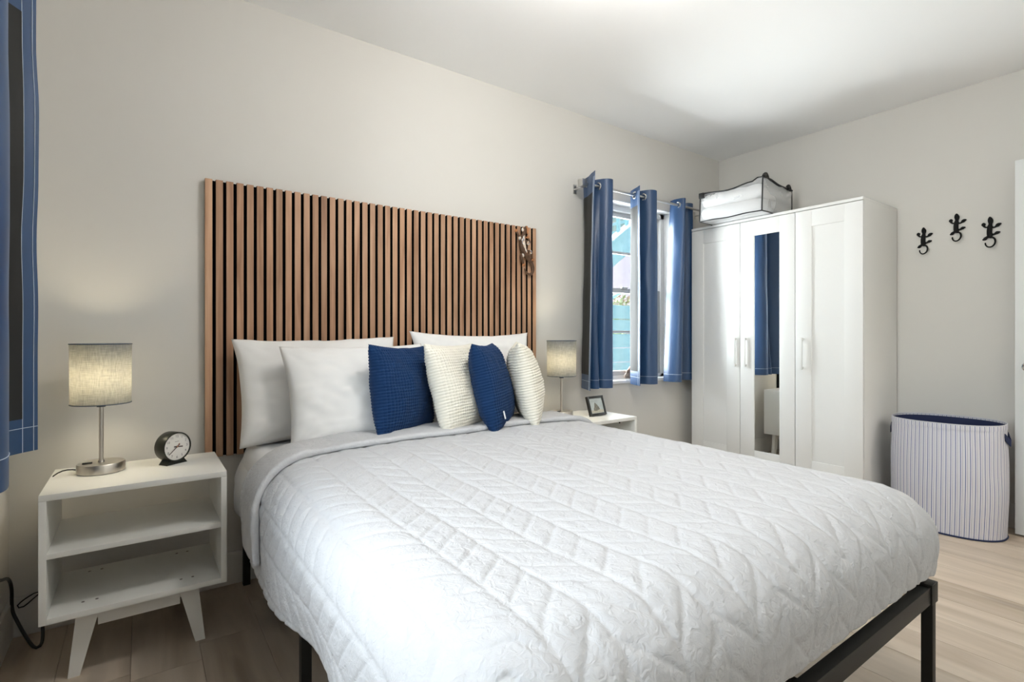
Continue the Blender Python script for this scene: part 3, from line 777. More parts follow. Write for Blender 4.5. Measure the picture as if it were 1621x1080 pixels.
# ------------------------------------------------------------------ wardrobe
WDX = -0.514
wd = thing('wardrobe', 'tall white three door wardrobe with a mirrored middle door', 'wardrobe', (-0.012, -0.690, 0))
wy0, wy1 = -1.275+0.690, -0.108+0.690           # near end, far end
wf = WDX+0.012; WH = 1.900
MB().box(wf, 0, wy0, wy0+0.018, 0, WH-0.018, 0.001).build('side_panel', M_ward, wd)
MB().box(wf, 0, wy1-0.018, wy1, 0, WH-0.018, 0.001).build('side_panel', M_ward, wd)
MB().box(wf-0.020, 0, wy0, wy1, WH-0.018, WH, 0.0012).build('top_panel', M_ward, wd)
MB().box(wf, -0.004, wy0+0.018, wy1-0.018, 0.06, 0.078).build('bottom_panel', M_ward, wd)
MB().box(wf+0.02, wf+0.036, wy0+0.018, wy1-0.018, 0, 0.06).build('plinth', M_ward, wd)
MB().box(-0.004, -0.001, wy0+0.018, wy1-0.018, 0.06, WH-0.018).build('back_panel', M_ward, wd)
MB().box(wf, -0.004, -0.199, -0.183, 0.078, WH-0.018).build('partition', M_ward, wd)
dz0, dz1 = 0.045, WH-0.022
doors = [(-0.503, -0.110, 'L'), (-0.883, -0.507, 'M'), (-1.274, -0.887, 'R')]
for ya, yb, kind in doors:
    ya += 0.690; yb += 0.690
    d = MB()
    fx0, fx1 = wf-0.019, wf-0.002
    st = 0.100
    d.box(fx0, fx1, ya, ya+st, dz0, dz1, 0.0012); d.box(fx0, fx1, yb-st, yb, dz0, dz1, 0.0012)
    d.box(fx0, fx1, ya+st, yb-st, dz1-0.105, dz1, 0.0012); d.box(fx0, fx1, ya+st, yb-st, dz0, dz0+0.24, 0.0012)
    do = d.build('door', M_ward, wd)
    MB().box(fx0+0.006, fx1, ya+st, yb-st, dz0+0.24, dz1-0.105).build('mirror' if kind == 'M' else 'inset_panel', M_mirror if kind == 'M' else M_ward, do, None)
    hy = {'L': ya+0.034, 'M': yb-0.038, 'R': yb-0.042}[kind]
    hd = MB()
    hd.box(fx0-0.024, fx0-0.016, hy-0.0095, hy+0.0095, 0.862, 1.068, 0.002)
    hd.box(fx0-0.018, fx0, hy-0.008, hy+0.008, 0.866, 0.880, 0.001); hd.box(fx0-0.018, fx0, hy-0.008, hy+0.008, 1.050, 1.064, 0.001)
    hd.build('handle', M_ward, do)

# ------------------------------------------------------------------ clear storage bag with bedding on the wardrobe
bx = thing('storage_bag', 'clear plastic storage bag with black piping on top of the wardrobe', 'bag', (-0.46, -0.505, 1.900), R(3))
bw, bd, bh = 0.215, 0.225, 0.195          # half depth (x), half length (y), height
def bagpt(i, j, k, bulge=True):           # i,j in -1..1, k in 0..1
    x = i*bw; y = j*bd; z = 0.002+k*bh
    m = (1-min(1, abs(i))**6)*(1-min(1, abs(j))**6)
    z += 0.010*math.sin(3*j+2*i)*k + (0.018*k if j < -0.8 else 0)
    x += -0.012*(1-k)*(1 if i < 0 else 0)
    return (x, y, z)
nn = 18
vv = []; ff = []
def face(fn, nu=nn, nv=nn):
    o = len(vv)
    for a in np.linspace(-1, 1, nu):
        for c in np.linspace(0, 1, nv): vv.append(fn(a, c))
    for i in range(nu-1):
        for j in range(nv-1): ff.append((o+i*nv+j, o+(i+1)*nv+j, o+(i+1)*nv+j+1, o+i*nv+j+1))
rip = lambda a, c: 0.006*(float(vnoise(np.array([a*4+3, c*4, 2.0])))-0.5)
face(lambda a, c: tuple(np.array(bagpt(-1, a, c))+[rip(a, c)*2-0.014*math.sin(PI*c)*(1-a*a), 0, 0]))
face(lambda a, c: tuple(np.array(bagpt(1, a, c))+[rip(a, c), 0, 0]))
face(lambda a, c: tuple(np.array(bagpt(a, -1, c))+[0, rip(a, c)*2-0.016*math.sin(PI*c)*(1-a*a), 0]))
face(lambda a, c: tuple(np.array(bagpt(a, 1, c))+[0, rip(a, c), 0]))
face(lambda a, c: tuple(np.array(bagpt(a, c*2-1, 1))+[0, 0, 0.025*(1-a*a)*(1-(c*2-1)**2)]))
face(lambda a, c: bagpt(a, c*2-1, 0))
link('vinyl_shell', mesh_of('vinyl_shell', vv, ff, 60), M_vinyl, bx)
M_pipe = mat('black_piping', (0.006, 0.006, 0.006), 0.6, bump=0.05)
def pipe(pa, pb, r=0.0042, n=14, sagz=0.0):
    pts = []
    for q in np.linspace(0, 1, n):
        p = np.array(bagpt(*(np.array(pa)*(1-q)+np.array(pb)*q)))
        p[2] += -sagz*math.sin(PI*q)+0.004*math.sin(9*q)*math.sin(PI*q); pts.append(p)
    MB().tube(pts, r, 8).build('piping', M_pipe, bx)
for j in (-1, 1):
    pipe((-1, j, 0), (1, j, 0)); pipe((-1, j, 1), (1, j, 1), 0.0075); pipe((-1, j, 0), (-1, j, 1), 0.0046); pipe((1, j, 0), (1, j, 1))
for i in (-1, 1):
    pipe((i, -1, 0), (i, 1, 0)); pipe((i, -1, 1), (i, 1, 1), 0.0050, sagz=-0.006)
def strap(c, dx, dy):
    p = [np.array(c)+np.array(q) for q in ((-dx, -dy, 0), (-dx*0.5, -dy*0.5, 0.016), (0, 0, 0.024), (dx*0.5, dy*0.5, 0.018), (dx, dy, 0.0))]
    MB().tube(smooth_path(p, 16), 0.013, 8).build('strap', M_pipe, bx)
strap(bagpt(-0.82, -1, 1), 0.035, 0.004); strap(bagpt(0.75, -1, 1), 0.03, 0.004)
MB().box(-0.012, 0.012, -0.02, 0.02, -0.02, 0.02, 0.006).build('corner_patch', M_pipe, bx, loc=bagpt(-1, 0.95, 0.93))
cf = thing('folded_comforter', 'white comforter folded up inside the clear storage bag', 'bedding', (-0.46, -0.505, 1.900), R(3))
M_fluff = mat('white_comforter', (0.86, 0.855, 0.845), 0.9, bump=0.4, bscale=16, spec=0.1, bdist=0.01)
for (zc, hh, sc, seed, dx) in ((0.058, 0.112, 0.985, 3, -0.002), (0.146, 0.118, 0.980, 9, 0.002)):
    me = pillow_mesh('fold', 2*bd*sc, 2*bw*sc, hh, 50, 40, seed=seed, wrinkle=0.012, pinch=0.01, power=0.13)
    o = link('fold', me, M_fluff, cf, (dx, 0, zc)); o.rotation_euler = (PI/2, 0, PI/2)

# ------------------------------------------------------------------ lizard hooks
M_iron = mat('black_iron', (0.005, 0.005, 0.005), 0.75, bump=0.06, bscale=300, spec=0.25)
def lizard(label, y, z, sc=1.0):
    t = thing('lizard_hook', label, 'wall hook', (0, y, z), 0, 'black lizard hooks on the wall')
    ky, kz = -0.0031/9.535*sc, -0.00395/9.535*sc
    def P(px, py, out): return (-out, (px-800)*ky, (py-390)*kz)
    b = MB()
    b.tube([P(795, 188, 0.007), P(797, 205, 0.008), P(803, 235, 0.009), P(805, 258, 0.008), P(803, 282, 0.008), P(795, 320, 0.009), P(790, 370, 0.009), P(790, 410, 0.009), P(797, 440, 0.008), P(805, 462, 0.007)],
           [0.003, 0.0085, 0.0125, 0.0115, 0.0085, 0.0115, 0.0122, 0.0122, 0.013, 0.008], 14, flat=(0, -0.008, 0.6))
    b.build('body', M_iron, t)
    def limb(pts, rs):
        MB().tube(smooth_path([P(*p, 0.006) for p in pts], 14), np.interp(np.linspace(0, 1, 14), np.linspace(0, 1, len(rs)), rs), 8, flat=(0, -0.006, 0.7)).build('leg', M_iron, t)
    limb([(785, 315), (745, 322), (722, 305), (712, 275), (702, 262)], [0.006, 0.0042, 0.0042, 0.006, 0.011, 0.006])
    limb([(812, 322), (850, 332), (885, 312), (905, 300), (938, 292)], [0.006, 0.0042, 0.0045, 0.0095, 0.0085, 0.003])
    limb([(810, 425), (850, 422), (880, 408), (925, 400)], [0.007, 0.005, 0.0095, 0.003])
    limb([(785, 440), (755, 455), (725, 475), (700, 482)], [0.008, 0.007, 0.0095, 0.003])
    tp = []
    for q in np.linspace(0, 1, 26):
        a = R(98-q*276); rr = 66
        tp.append(P(808+rr*math.cos(a), 525-rr*math.sin(a), 0.007+0.022*math.sin(q*PI*0.9)))
    MB().tube(tp, [0.0052-0.0018*q for q in np.linspace(0, 1, 26)], 8).build('hook', M_iron, t)
lizard('black lizard shaped hook nearest the wardrobe', -1.415, 1.672)
lizard('black lizard shaped hook, the highest one in the middle', -1.576, 1.728)
lizard('black lizard shaped hook nearest the open door', -1.727, 1.676, 1.06)

# ------------------------------------------------------------------ laundry hamper
def stripe_mat():
    m = bpy.data.materials.new('ticking_stripe'); m.use_nodes = True
    t = m.node_tree; b = t.nodes['Principled BSDF']; b.inputs['Roughness'].default_value = 0.85; b.inputs['Specular IOR Level'].default_value = 0.15
    uv = _n(t, 'ShaderNodeUVMap'); uv.uv_map = 'uv'
    sp = _n(t, 'ShaderNodeSeparateXYZ'); t.links.new(uv.outputs[0], sp.inputs[0])
    mu = _n(t, 'ShaderNodeMath', operation='MULTIPLY'); mu.inputs[1].default_value = 70; t.links.new(sp.outputs['X'], mu.inputs[0])
    fr = _n(t, 'ShaderNodeMath', operation='FRACT'); t.links.new(mu.outputs[0], fr.inputs[0])
    rp = _n(t, 'ShaderNodeValToRGB'); rp.color_ramp.interpolation = 'CONSTANT'
    e = rp.color_ramp.elements; lightc = (0.74, 0.73, 0.78, 1)
    e[0].position = 0; e[0].color = (0.10, 0.14, 0.27, 1); e[1].position = 0.16; e[1].color = lightc
    for p, c in ((0.42, (0.33, 0.32, 0.36, 1)), (0.52, lightc), (0.74, (0.42, 0.41, 0.45, 1)), (0.80, lightc)):
        k = e.new(p); k.color = c
    t.links.new(fr.outputs[0], rp.inputs[0]); t.links.new(rp.outputs[0], b.inputs['Base Color'])
    tc = _n(t, 'ShaderNodeTexCoord'); no = _n(t, 'ShaderNodeTexNoise'); no.inputs['Scale'].default_value = 9
    t.links.new(tc.outputs['Object'], no.inputs['Vector'])
    bp = _n(t, 'ShaderNodeBump'); bp.inputs['Strength'].default_value = 0.35; bp.inputs['Distance'].default_value = 0.01
    t.links.new(no.outputs['Fac'], bp.inputs['Height']); t.links.new(bp.outputs[0], b.inputs['Normal'])
    return m
M_stripe = stripe_mat()
M_navyl = mat('navy_lining', (0.010, 0.018, 0.065), 0.8, bump=0.1, bscale=40)
hm = thing('laundry_hamper', 'oval striped fabric laundry hamper with a navy lining', 'hamper', (-0.262, -1.592, 0), 0)
ha, hbx, hh = 0.252, 0.185, 0.605
def hshape(a, q, inset=0.0):
    """a angle, q height 0..1"""
    ra = ha*(1.0+0.03*math.sin(q*PI))-inset; rb = hbx*(1.0-0.10*q)-inset
    n = float(vnoise(np.array([math.cos(a)*2+5, math.sin(a)*2+5, q*3])))-0.5
    wob = 1+0.05*n*math.sin(PI*min(1, q*1.05))
    pw = 0.85
    c, s_ = math.cos(a), math.sin(a)
    x = rb*math.copysign(abs(c)**pw, c)*wob; y = ra*math.copysign(abs(s_)**pw, s_)*wob
    z = 0.006+q*(hh-0.006)+0.012*q*math.cos(a+0.4)*0.5
    return x, y, z
na, nq = 120, 22
def hmesh(name, inset, q0=0.0, q1=1.0, m=None, nq=nq):
    v = []; uvs = []
    for i in range(na+1):
        for j in range(nq):
            q = q0+(q1-q0)*j/(nq-1)
            a = 2*PI*i/na
            v.append(hshape(a, q, inset))
    f = grid_faces(na+1, nq)
    me = mesh_of(name, v, f, 60)
    # arc length along the mid height for the stripes
    mid = np.array([hshape(2*PI*i/na, 0.5)[:2] for i in range(na+1)]); Lc = np.r_[0, np.cumsum(np.linalg.norm(np.diff(mid, axis=0), axis=1))]
    ul = me.uv_layers.new(name='uv')
    for lp in me.loops:
        i, j = divmod(lp.vertex_index, nq)
        sh = 0.0
        ul.data[lp.index].uv = (Lc[i]/Lc[-1], j/(nq-1))
    return me
link('fabric_body', hmesh('fabric_body', 0.0), M_stripe, hm)
link('navy_lining', hmesh('navy_lining', 0.004, 0.02, 0.985), M_navyl, hm)
link('rim_band', hmesh('rim_band', -0.002, 0.955, 1.0, nq=4), M_stripe, hm)
b = MB(); b.tube([hshape(2*PI*i/80, 1.0) for i in range(80)], 0.003, 8, closed=True).build('rim_wire', mat('rim_cloth', (0.58, 0.58, 0.62), 0.85, bump=0.05), hm)
b = MB(); b.tube([tuple(np.array(hshape(2*PI*i/80, 0.0, -0.001))+[0, 0, -0.001]) for i in range(80)], 0.0045, 8, closed=True).build('bottom_trim', M_navyl, hm)
v = [hshape(2*PI*i/60, 0.0, 0.003) for i in range(60)]
link('bottom_disc', mesh_of('bottom_disc', v, [tuple(range(60))]), M_navyl, hm)
for a0 in (PI/2, -PI/2):
    q0, q1 = 0.86, 0.93
    for qq in (0.90,):
        p0 = np.array(hshape(a0-0.16, qq)); p1 = np.array(hshape(a0+0.16, qq)); mid = np.array(hshape(a0, qq-0.04))+np.array([0, math.copysign(0.014, a0), -0.012])
        P = smooth_path([p0, p0*0.3+mid*0.7, mid, p1*0.3+mid*0.7, p1], 18)
        g = MB()
        for k in range(len(P)-1):
            A, B = P[k], P[k+1]
            n0 = len(g.v); o3 = math.copysign(0.003, a0)
            for dz in (-0.018, 0.018):
                for Q in (A, B):
                    for oy in (0, o3): g.v.append((Q[0], Q[1]+oy, Q[2]+dz))
            g.f += [(n0, n0+2, n0+6, n0+4), (n0+1, n0+5, n0+7, n0+3), (n0+4, n0+6, n0+7, n0+5), (n0, n0+1, n0+3, n0+2)]
        g.build('handle', M_navyl, hm)

# ------------------------------------------------------------------ curtains
def curtain(name, label, top, botm, z0, z1, rod, hem=0.055, side_hem=0.03, header=0.10, grommet_at=(), group='blue satin blackout curtains', seed=0, axis='x', lining=None, lined=None):
    """top and botm are plan paths; the satin is on the right of the way they run, the lining on the left"""
    nP, nZ = 150, 44
    A = smooth_path(top, nP); B = smooth_path(botm, nP)
    org = np.array([A[:, 0].mean(), A[:, 1].mean(), 0.0])
    root = thing(name, label, 'curtain', (org[0], org[1], z0), 0, group)
    q = np.linspace(0, 1, nZ)
    G = np.zeros((nP, nZ, 3))
    for j in range(nZ):
        e = q[j]; P2 = B*(1-e)+A*e
        nz_ = np.stack([vnoise(np.stack([np.linspace(0, 9, nP)+seed, np.full(nP, e*7.0), np.full(nP, k*3.3)], -1))-0.5 for k in (1, 2)], 1)
        P2 = P2+nz_*0.011*math.sin(PI*min(1, 1.15-e*0.9))
        G[:, j, :2] = P2; G[:, j, 2] = z0+e*(z1-z0)
    tan = np.gradient(G, axis=0); tan /= np.maximum(np.linalg.norm(tan, axis=2, keepdims=True), 1e-9)
    nl = np.stack([-tan[..., 1], tan[..., 0], np.zeros((nP, nZ))], -1)           # left of the way
    def sheet(nm, i0, i1, j0, j1, d0, d1, m, zlo=None, zhi=None):
        g = G[i0:i1, j0:j1].copy(); n_ = nl[i0:i1, j0:j1]
        a = (g+n_*d0); c = (g+n_*d1); k, l = a.shape[:2]
        V = np.r_[a.reshape(-1, 3), c.reshape(-1, 3)]-np.array([org[0], org[1], z0]); N = k*l
        F = [grid_faces(k, l), (grid_faces(k, l)+N)[:, ::-1]]
        ed = []
        for i in range(k-1):
            ed += [(i*l, (i+1)*l, N+(i+1)*l, N+i*l), ((i+1)*l+l-1, i*l+l-1, N+i*l+l-1, N+(i+1)*l+l-1)]
        for j in range(l-1):
            ed += [(j+1, j, N+j, N+j+1), ((k-1)*l+j, (k-1)*l+j+1, N+(k-1)*l+j+1, N+(k-1)*l+j)]
        me = mesh_of(nm, V, np.r_[F[0], F[1], np.array(ed)], 50)
        return link(nm, me, m, root)
    arc = np.r_[0, np.cumsum(np.linalg.norm(np.diff(A, axis=0), axis=1))]
    ia = int(np.searchsorted(arc, side_hem)); ib = int(np.searchsorted(arc, arc[-1]-side_hem))
    ja = int(round(hem/(z1-z0)*(nZ-1)))+1; jb = nZ-1-int(round(header/(z1-z0)*(nZ-1)))
    fab = sheet('satin', 0, nP, 0, nZ, -0.0012, 0.0012, M_satin)
    sheet('lining', ia, ib if lined is None else int(np.searchsorted(arc, lined[1])), ja, jb, 0.0013, 0.0026, lining or M_lining)
    # hem seams on the front and on the back
    def seam(i0, i1, z, d):
        e = (z-z0)/(z1-z0)*(nZ-1); j = int(e); fr = e-j
        p = G[i0:i1, j]*(1-fr)+G[i0:i1, j+1]*fr+nl[i0:i1, j]*d-np.array([org[0], org[1], z0])
        MB().tube(p[::2], 0.0009, 5).build('stitching', M_stitch, fab)
    seam(0, nP, z0+hem, -0.0016); seam(0, nP, z0+hem, 0.0018)
    for i in (ia, 2):
        p = G[i, 0:nZ]+nl[i, :]*0.0022-np.array([org[0], org[1], z0])
        MB().tube(p[::2], 0.0009, 5).build('stitching', M_stitch, fab)
    for c in grommet_at:
        g = MB()
        rr = 0.021
        ring = []
        for i in range(24):
            a = 2*PI*i/24
            if axis == 'x': ring.append((c-org[0], rod[0]-org[1]+rr*math.cos(a), rod[1]-z0+rr*math.sin(a)))
            else: ring.append((rod[0]-org[0]+rr*math.cos(a), c-org[1], rod[1]-z0+rr*math.sin(a)))
        g.tube(ring, 0.0055, 8, closed=True).build('grommet', M_chrome, root)
    return root
ROD_Y, ROD_Z = -0.115, 2.058
CZ0, CZ1 = 0.738, 2.105
curtain('curtain', 'blue curtain nearest the headboard, black lining folded forward',
        [(-1.695, -0.235), (-1.650, -0.140), (-1.608, -0.045), (-1.580, -0.035), (-1.558, -0.090), (-1.515, -0.160), (-1.470, -0.170), (-1.440, -0.120), (-1.432, -0.050)],
        [(-1.725, -0.225), (-1.680, -0.140), (-1.632, -0.050), (-1.605, -0.060), (-1.622, -0.140), (-1.588, -0.165), (-1.566, -0.105), (-1.538, -0.165), (-1.478, -0.178), (-1.440, -0.120), (-1.430, -0.050)],
        CZ0, CZ1, (ROD_Y, ROD_Z), grommet_at=(-1.630, -1.545, -1.438), seed=1, header=0.085, side_hem=0.022)
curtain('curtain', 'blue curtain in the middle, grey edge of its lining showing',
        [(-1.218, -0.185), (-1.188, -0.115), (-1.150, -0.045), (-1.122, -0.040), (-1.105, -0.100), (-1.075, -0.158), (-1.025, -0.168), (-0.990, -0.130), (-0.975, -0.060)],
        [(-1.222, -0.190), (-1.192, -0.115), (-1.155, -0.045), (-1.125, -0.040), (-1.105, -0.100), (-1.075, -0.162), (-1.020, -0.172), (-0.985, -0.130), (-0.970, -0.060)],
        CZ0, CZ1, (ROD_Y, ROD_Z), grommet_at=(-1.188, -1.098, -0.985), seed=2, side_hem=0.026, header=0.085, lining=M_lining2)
curtain('curtain', 'pale lit blue curtain beside the wardrobe',
        [(-0.705, -0.040), (-0.715, -0.100), (-0.700, -0.160), (-0.672, -0.150), (-0.655, -0.080), (-0.625, -0.038), (-0.585, -0.045), (-0.545, -0.088), (-0.500, -0.095), (-0.460, -0.060)],
        [(-0.790, -0.045), (-0.795, -0.105), (-0.765, -0.168), (-0.715, -0.150), (-0.680, -0.080), (-0.635, -0.038), (-0.590, -0.045), (-0.545, -0.088), (-0.500, -0.095), (-0.460, -0.060)],
        CZ0, CZ1, (ROD_Y, ROD_Z), grommet_at=(-0.714, -0.664), seed=3, header=0.085)
LC_T = [(-4.238, -0.450), (-4.275, -0.490), (-4.320, -0.560), (-4.335, -0.640), (-4.320, -0.720), (-4.275, -0.800), (-4.236, -0.880), (-4.232, -0.960), (-4.270, -1.020), (-4.325, -1.060), (-4.325, -1.130), (-4.260, -1.170), (-4.215, -1.220)]
LC_B = [(-4.238, -0.445), (-4.275, -0.485), (-4.320, -0.560), (-4.335, -0.640), (-4.320, -0.720), (-4.275, -0.800), (-4.238, -0.880), (-4.232, -0.970), (-4.270, -1.030), (-4.325, -1.070), (-4.325, -1.130), (-4.260, -1.170), (-4.215, -1.220)]
curtain('curtain', 'navy curtain at the window beside the lamp with the clock', LC_T, LC_B,
        0.735, 2.16, (-4.270, 2.110), hem=0.072, side_hem=0.042, grommet_at=(-0.50, -0.79, -1.02), seed=4, axis='y', lined=(0, 0.30))

M_rod = mat('silver_rod', (0.60, 0.59, 0.57), 0.35, 0.9, bump=0.02)
def rod(label, p0, p1, bracket_pts, wall_axis):
    p0 = Vector(p0); p1 = Vector(p1); d = (p1-p0).normalized()
    t = thing('curtain_rod', label, 'curtain rod', p0, 0)
    z = Vector((0, 0, 0))
    MB().tube([(z)[:], (p1-p0)[:]], 0.0085, 16).build('rod', M_rod, t)
    for e, s_ in ((z, -1), (p1-p0, 1)):
        f = MB()
        c = e+d*s_*0.022
        f.box(c.x-0.020, c.x+0.020, c.y-0.022, c.y+0.022, c.z-0.024, c.z+0.024, 0.004).build('finial', M_rod, t)
    for q in bracket_pts:
        q = Vector(q)-p0
        br = MB()
        if wall_axis == 'y':
            br.box(q.x-0.006, q.x+0.006, q.y, -p0.y-0.001, q.z-0.016, q.z-0.009, 0.001); br.box(q.x-0.012, q.x+0.012, -p0.y-0.006, -p0.y, q.z-0.04, q.z+0.02, 0.001)
        else:
            wx = XL-p0.x
            br.box(wx, q.x, q.y-0.006, q.y+0.006, q.z-0.016, q.z-0.009, 0.001); br.box(wx, wx+0.006, q.y-0.012, q.y+0.012, q.z-0.04, q.z+0.02, 0.001)
        br.build('bracket', M_rod, t)
    return t
rod('silver curtain rod over the window by the wardrobe', (-1.665, ROD_Y, ROD_Z), (-0.30, ROD_Y, ROD_Z), [(-1.650, ROD_Y, ROD_Z), (-0.34, ROD_Y, ROD_Z)], 'y')
rod('silver curtain rod over the window of the left wall', (-4.270, -0.46, 2.110), (-4.270, -2.45, 2.110), [(-4.270, -0.48, 2.110), (-4.270, -2.40, 2.110)], 'x')

# ------------------------------------------------------------------ gecko carving on the slats
gk = thing('gecko_carving', 'carved wooden gecko with mosaic back hung on the slat panel', 'wall ornament', (-2.088, -0.031, 1.595))
M_gk = mat('dark_carved_wood', (0.085, 0.040, 0.018), 0.6, var=0.35, vscale=60, bump=0.05)
M_gkl = mat('orange_carved_wood', (0.42, 0.17, 0.06), 0.4, var=0.3, vscale=60, bump=0.03)
def mosaic_mat():
    m = bpy.data.materials.new('mosaic_inlay'); m.use_nodes = True
    t = m.node_tree; b = t.nodes['Principled BSDF']; b.inputs['Roughness'].default_value = 0.3
    tc = _n(t, 'ShaderNodeTexCoord'); vo = _n(t, 'ShaderNodeTexVoronoi'); vo.inputs['Scale'].default_value = 95
    t.links.new(tc.outputs['Object'], vo.inputs['Vector'])
    sp = _n(t, 'ShaderNodeSeparateXYZ'); t.links.new(vo.outputs['Color'], sp.inputs[0])
    rp = _n(t, 'ShaderNodeValToRGB'); rp.color_ramp.interpolation = 'CONSTANT'; e = rp.color_ramp.elements
    e[0].position = 0; e[0].color = (0.62, 0.55, 0.46, 1); e[1].position = 0.55; e[1].color = (0.70, 0.66, 0.60, 1)
    for p, c in ((0.76, (0.16, 0.16, 0.20, 1)), (0.90, (0.55, 0.33, 0.18, 1))): k = e.new(p); k.color = c
    t.links.new(sp.outputs[0], rp.inputs[0]); t.links.new(rp.outputs[0], b.inputs['Base Color'])
    return m
M_mos = mosaic_mat()
GX, GZ = 0.0048/9.8, -0.0038/9.8
def gp(px, py, out): return ((px-325)*GX, -out, (py-560)*GZ)
b = MB(); pts = [(330, 178), (318, 205), (305, 240), (298, 275), (290, 310), (272, 370), (268, 430), (275, 490), (290, 550), (315, 610), (345, 655), (375, 700), (405, 745), (430, 795), (435, 850), (418, 905), (385, 928), (345, 915), (315, 880), (300, 840)]
rad = [0.004, 0.012, 0.016, 0.013, 0.013, 0.019, 0.0235, 0.0245, 0.023, 0.020, 0.016, 0.0125, 0.0115, 0.0105, 0.010, 0.0095, 0.009, 0.0075, 0.006, 0.003]
P = smooth_path([gp(x, y, 0.016) for x, y in pts], 70); rr = np.interp(np.linspace(0, 1, 70), np.linspace(0, 1, len(rad)), rad)
b.tube(P, rr, 16, flat=(1, -0.016, 0.75)).build('body', M_gk, gk)
pts = [(290, 330), (272, 380), (270, 430), (278, 490), (294, 550), (318, 605), (342, 645)]
P = smooth_path([gp(x, y, 0.022) for x, y in pts], 30)
MB().tube(P, np.interp(np.linspace(0, 1, 30), [0, .2, .5, .8, 1], [0.004, 0.0125, 0.0155, 0.013, 0.005]), 14, flat=(1, -0.022, 0.88)).build('mosaic_back', M_mos, gk)
def glimb(pts, rs, inl):
    P = smooth_path([gp(x, y, o) for x, y, o in pts], 22)
    lg = MB().tube(P, np.interp(np.linspace(0, 1, 22), np.linspace(0, 1, len(rs)), rs), 10).build('leg', M_gk, gk)
    x, y = inl
    MB().sphere(gp(x, y, 0.026), 0.0105, 0.006, 0.012).build('leg_inlay', M_mos, lg)
    end = P[-1]; d = P[-1]-P[-3]; d = d/np.linalg.norm(d)
    tb = MB()
    for s_ in (-0.8, 0, 0.8):
        q = np.array([d[0]*math.cos(s_)-d[2]*math.sin(s_), 0, d[0]*math.sin(s_)+d[2]*math.cos(s_)])
        tb.tube([end, end+q*0.012+np.array([0, -0.003, 0]), end+q*0.020], [0.0045, 0.0040, 0.0022], 7)
    tb.build('toes', M_gkl, lg)
glimb([(280, 330, .014), (235, 380, .020), (205, 355, .022), (195, 310, .018), (185, 285, .014)], [.010, .011, .009, .006, .006], (215, 385))
glimb([(300, 400, .014), (345, 440, .020), (372, 425, .022), (372, 395, .018), (362, 365, .014)], [.010, .011, .009, .006, .006], (345, 445))
glimb([(320, 590, .014), (375, 575, .020), (408, 600, .020), (418, 650, .016), (428, 672, .013)], [.011, .012, .009, .006, .006], (382, 580))
glimb([(310, 610, .014), (255, 640, .020), (250, 690, .020), (272, 735, .016), (285, 765, .013)], [.011, .012, .010, .008, .008], (262, 645))
MB().sphere(gp(268, 245, 0.020), 0.008, 0.006, 0.012).build('cheek_inlay', M_mos, gk)
MB().sphere(gp(345, 255, 0.020), 0.007, 0.006, 0.020).build('crest', M_gkl, gk)
MB().sphere(gp(330, 200, 0.022), 0.006, 0.006, 0.010).build('snout', M_gkl, gk)

# ------------------------------------------------------------------ ornament on the window sill
so = thing('sill_ornament', 'small brown and grey carved ornament on the window sill', 'ornament', (-1.055, 0.035, 0.763))
M_or1 = mat('grey_brown_stone', (0.30, 0.22, 0.17), 0.6, var=0.5, vscale=70, bump=0.2, bscale=80)
M_or2 = mat('red_brown_wood', (0.16, 0.06, 0.035), 0.5, var=0.4, vscale=50, bump=0.1)
b = MB(); b.tube([(-0.075, 0, 0.014), (-0.055, 0, 0.024), (-0.02, 0, 0.030), (0.03, 0, 0.030), (0.07, 0, 0.020)], [0.008, 0.020, 0.028, 0.029, 0.015], 12, flat=(1, 0, 0.8)).build('lower_body', M_or1, so)
MB().tube([(-0.045, 0, 0.050), (-0.02, 0, 0.062), (0.02, -0.002, 0.090), (0.05, 0, 0.105)], [0.010, 0.017, 0.022, 0.012], 12).build('upper_body', M_or2, so)
MB().sphere((-0.045, -0.004, 0.056), 0.014, 0.012, 0.013).build('head', M_or1, so)
MB().sphere((0.0, -0.018, 0.04), 0.013, 0.010, 0.013).build('paw', M_or1, so)

# ------------------------------------------------------------------ cord on the floor, left corner
pc = tag(MB().tube(smooth_path([(-4.362, -0.42, 0.40), (-4.352, -0.40, 0.36), (-4.350, -0.26, 0.30), (-4.350, -0.13, 0.255), (-4.350, -0.07, 0.20), (-4.350, -0.055, 0.12), (-4.332, -0.075, 0.075), (-4.305, -0.11, 0.03), (-4.283, -0.140, 0.006), (-4.268, -0.142, 0.006), (-4.264, -0.115, 0.020), (-4.268, -0.07, 0.075), (-4.262, -0.045, 0.14), (-4.235, -0.04, 0.20)], 90), 0.0052, 10).build('power_cord', M_blackpl),
         'thick black power cord drooping to the floor in the corner', 'cord')
pc.data.transform(Matrix.Identity(4))

# ------------------------------------------------------------------ outside the window behind the bed
M_teal = mat('teal_painted_wood', (0.25, 0.46, 0.45), 0.6, var=0.08, vscale=8, bump=0.05)
M_teal2 = mat('pale_teal_boards', (0.33, 0.50, 0.49), 0.6, var=0.08, vscale=8, bump=0.05)
M_whitep = mat('white_painted_wood', (0.85, 0.87, 0.88), 0.5, bump=0.03)
struct(MB().box(-6, 10, T+0.02, 14, -0.45, -0.25).build('ground_outside', mat('pink_stucco_ground', (0.55, 0.45, 0.42), 0.9, var=0.1, vscale=4), smooth=None))
stc = thing('outside_staircase', 'teal outside staircase seen through the window', 'staircase', (0.20, 1.50, -0.25))
def sl(x): return 0.25+2.095+0.682*(x-0.026)            # top line of the stringer, local z
pol = [(-2.6, sl(-2.6)-0.30), (2.6, sl(2.6)-0.30), (2.6, sl(2.6)), (-2.6, sl(-2.6))]
MB().prism(pol, 0.0, 0.045, 'y').build('stringer', M_teal, stc, None)
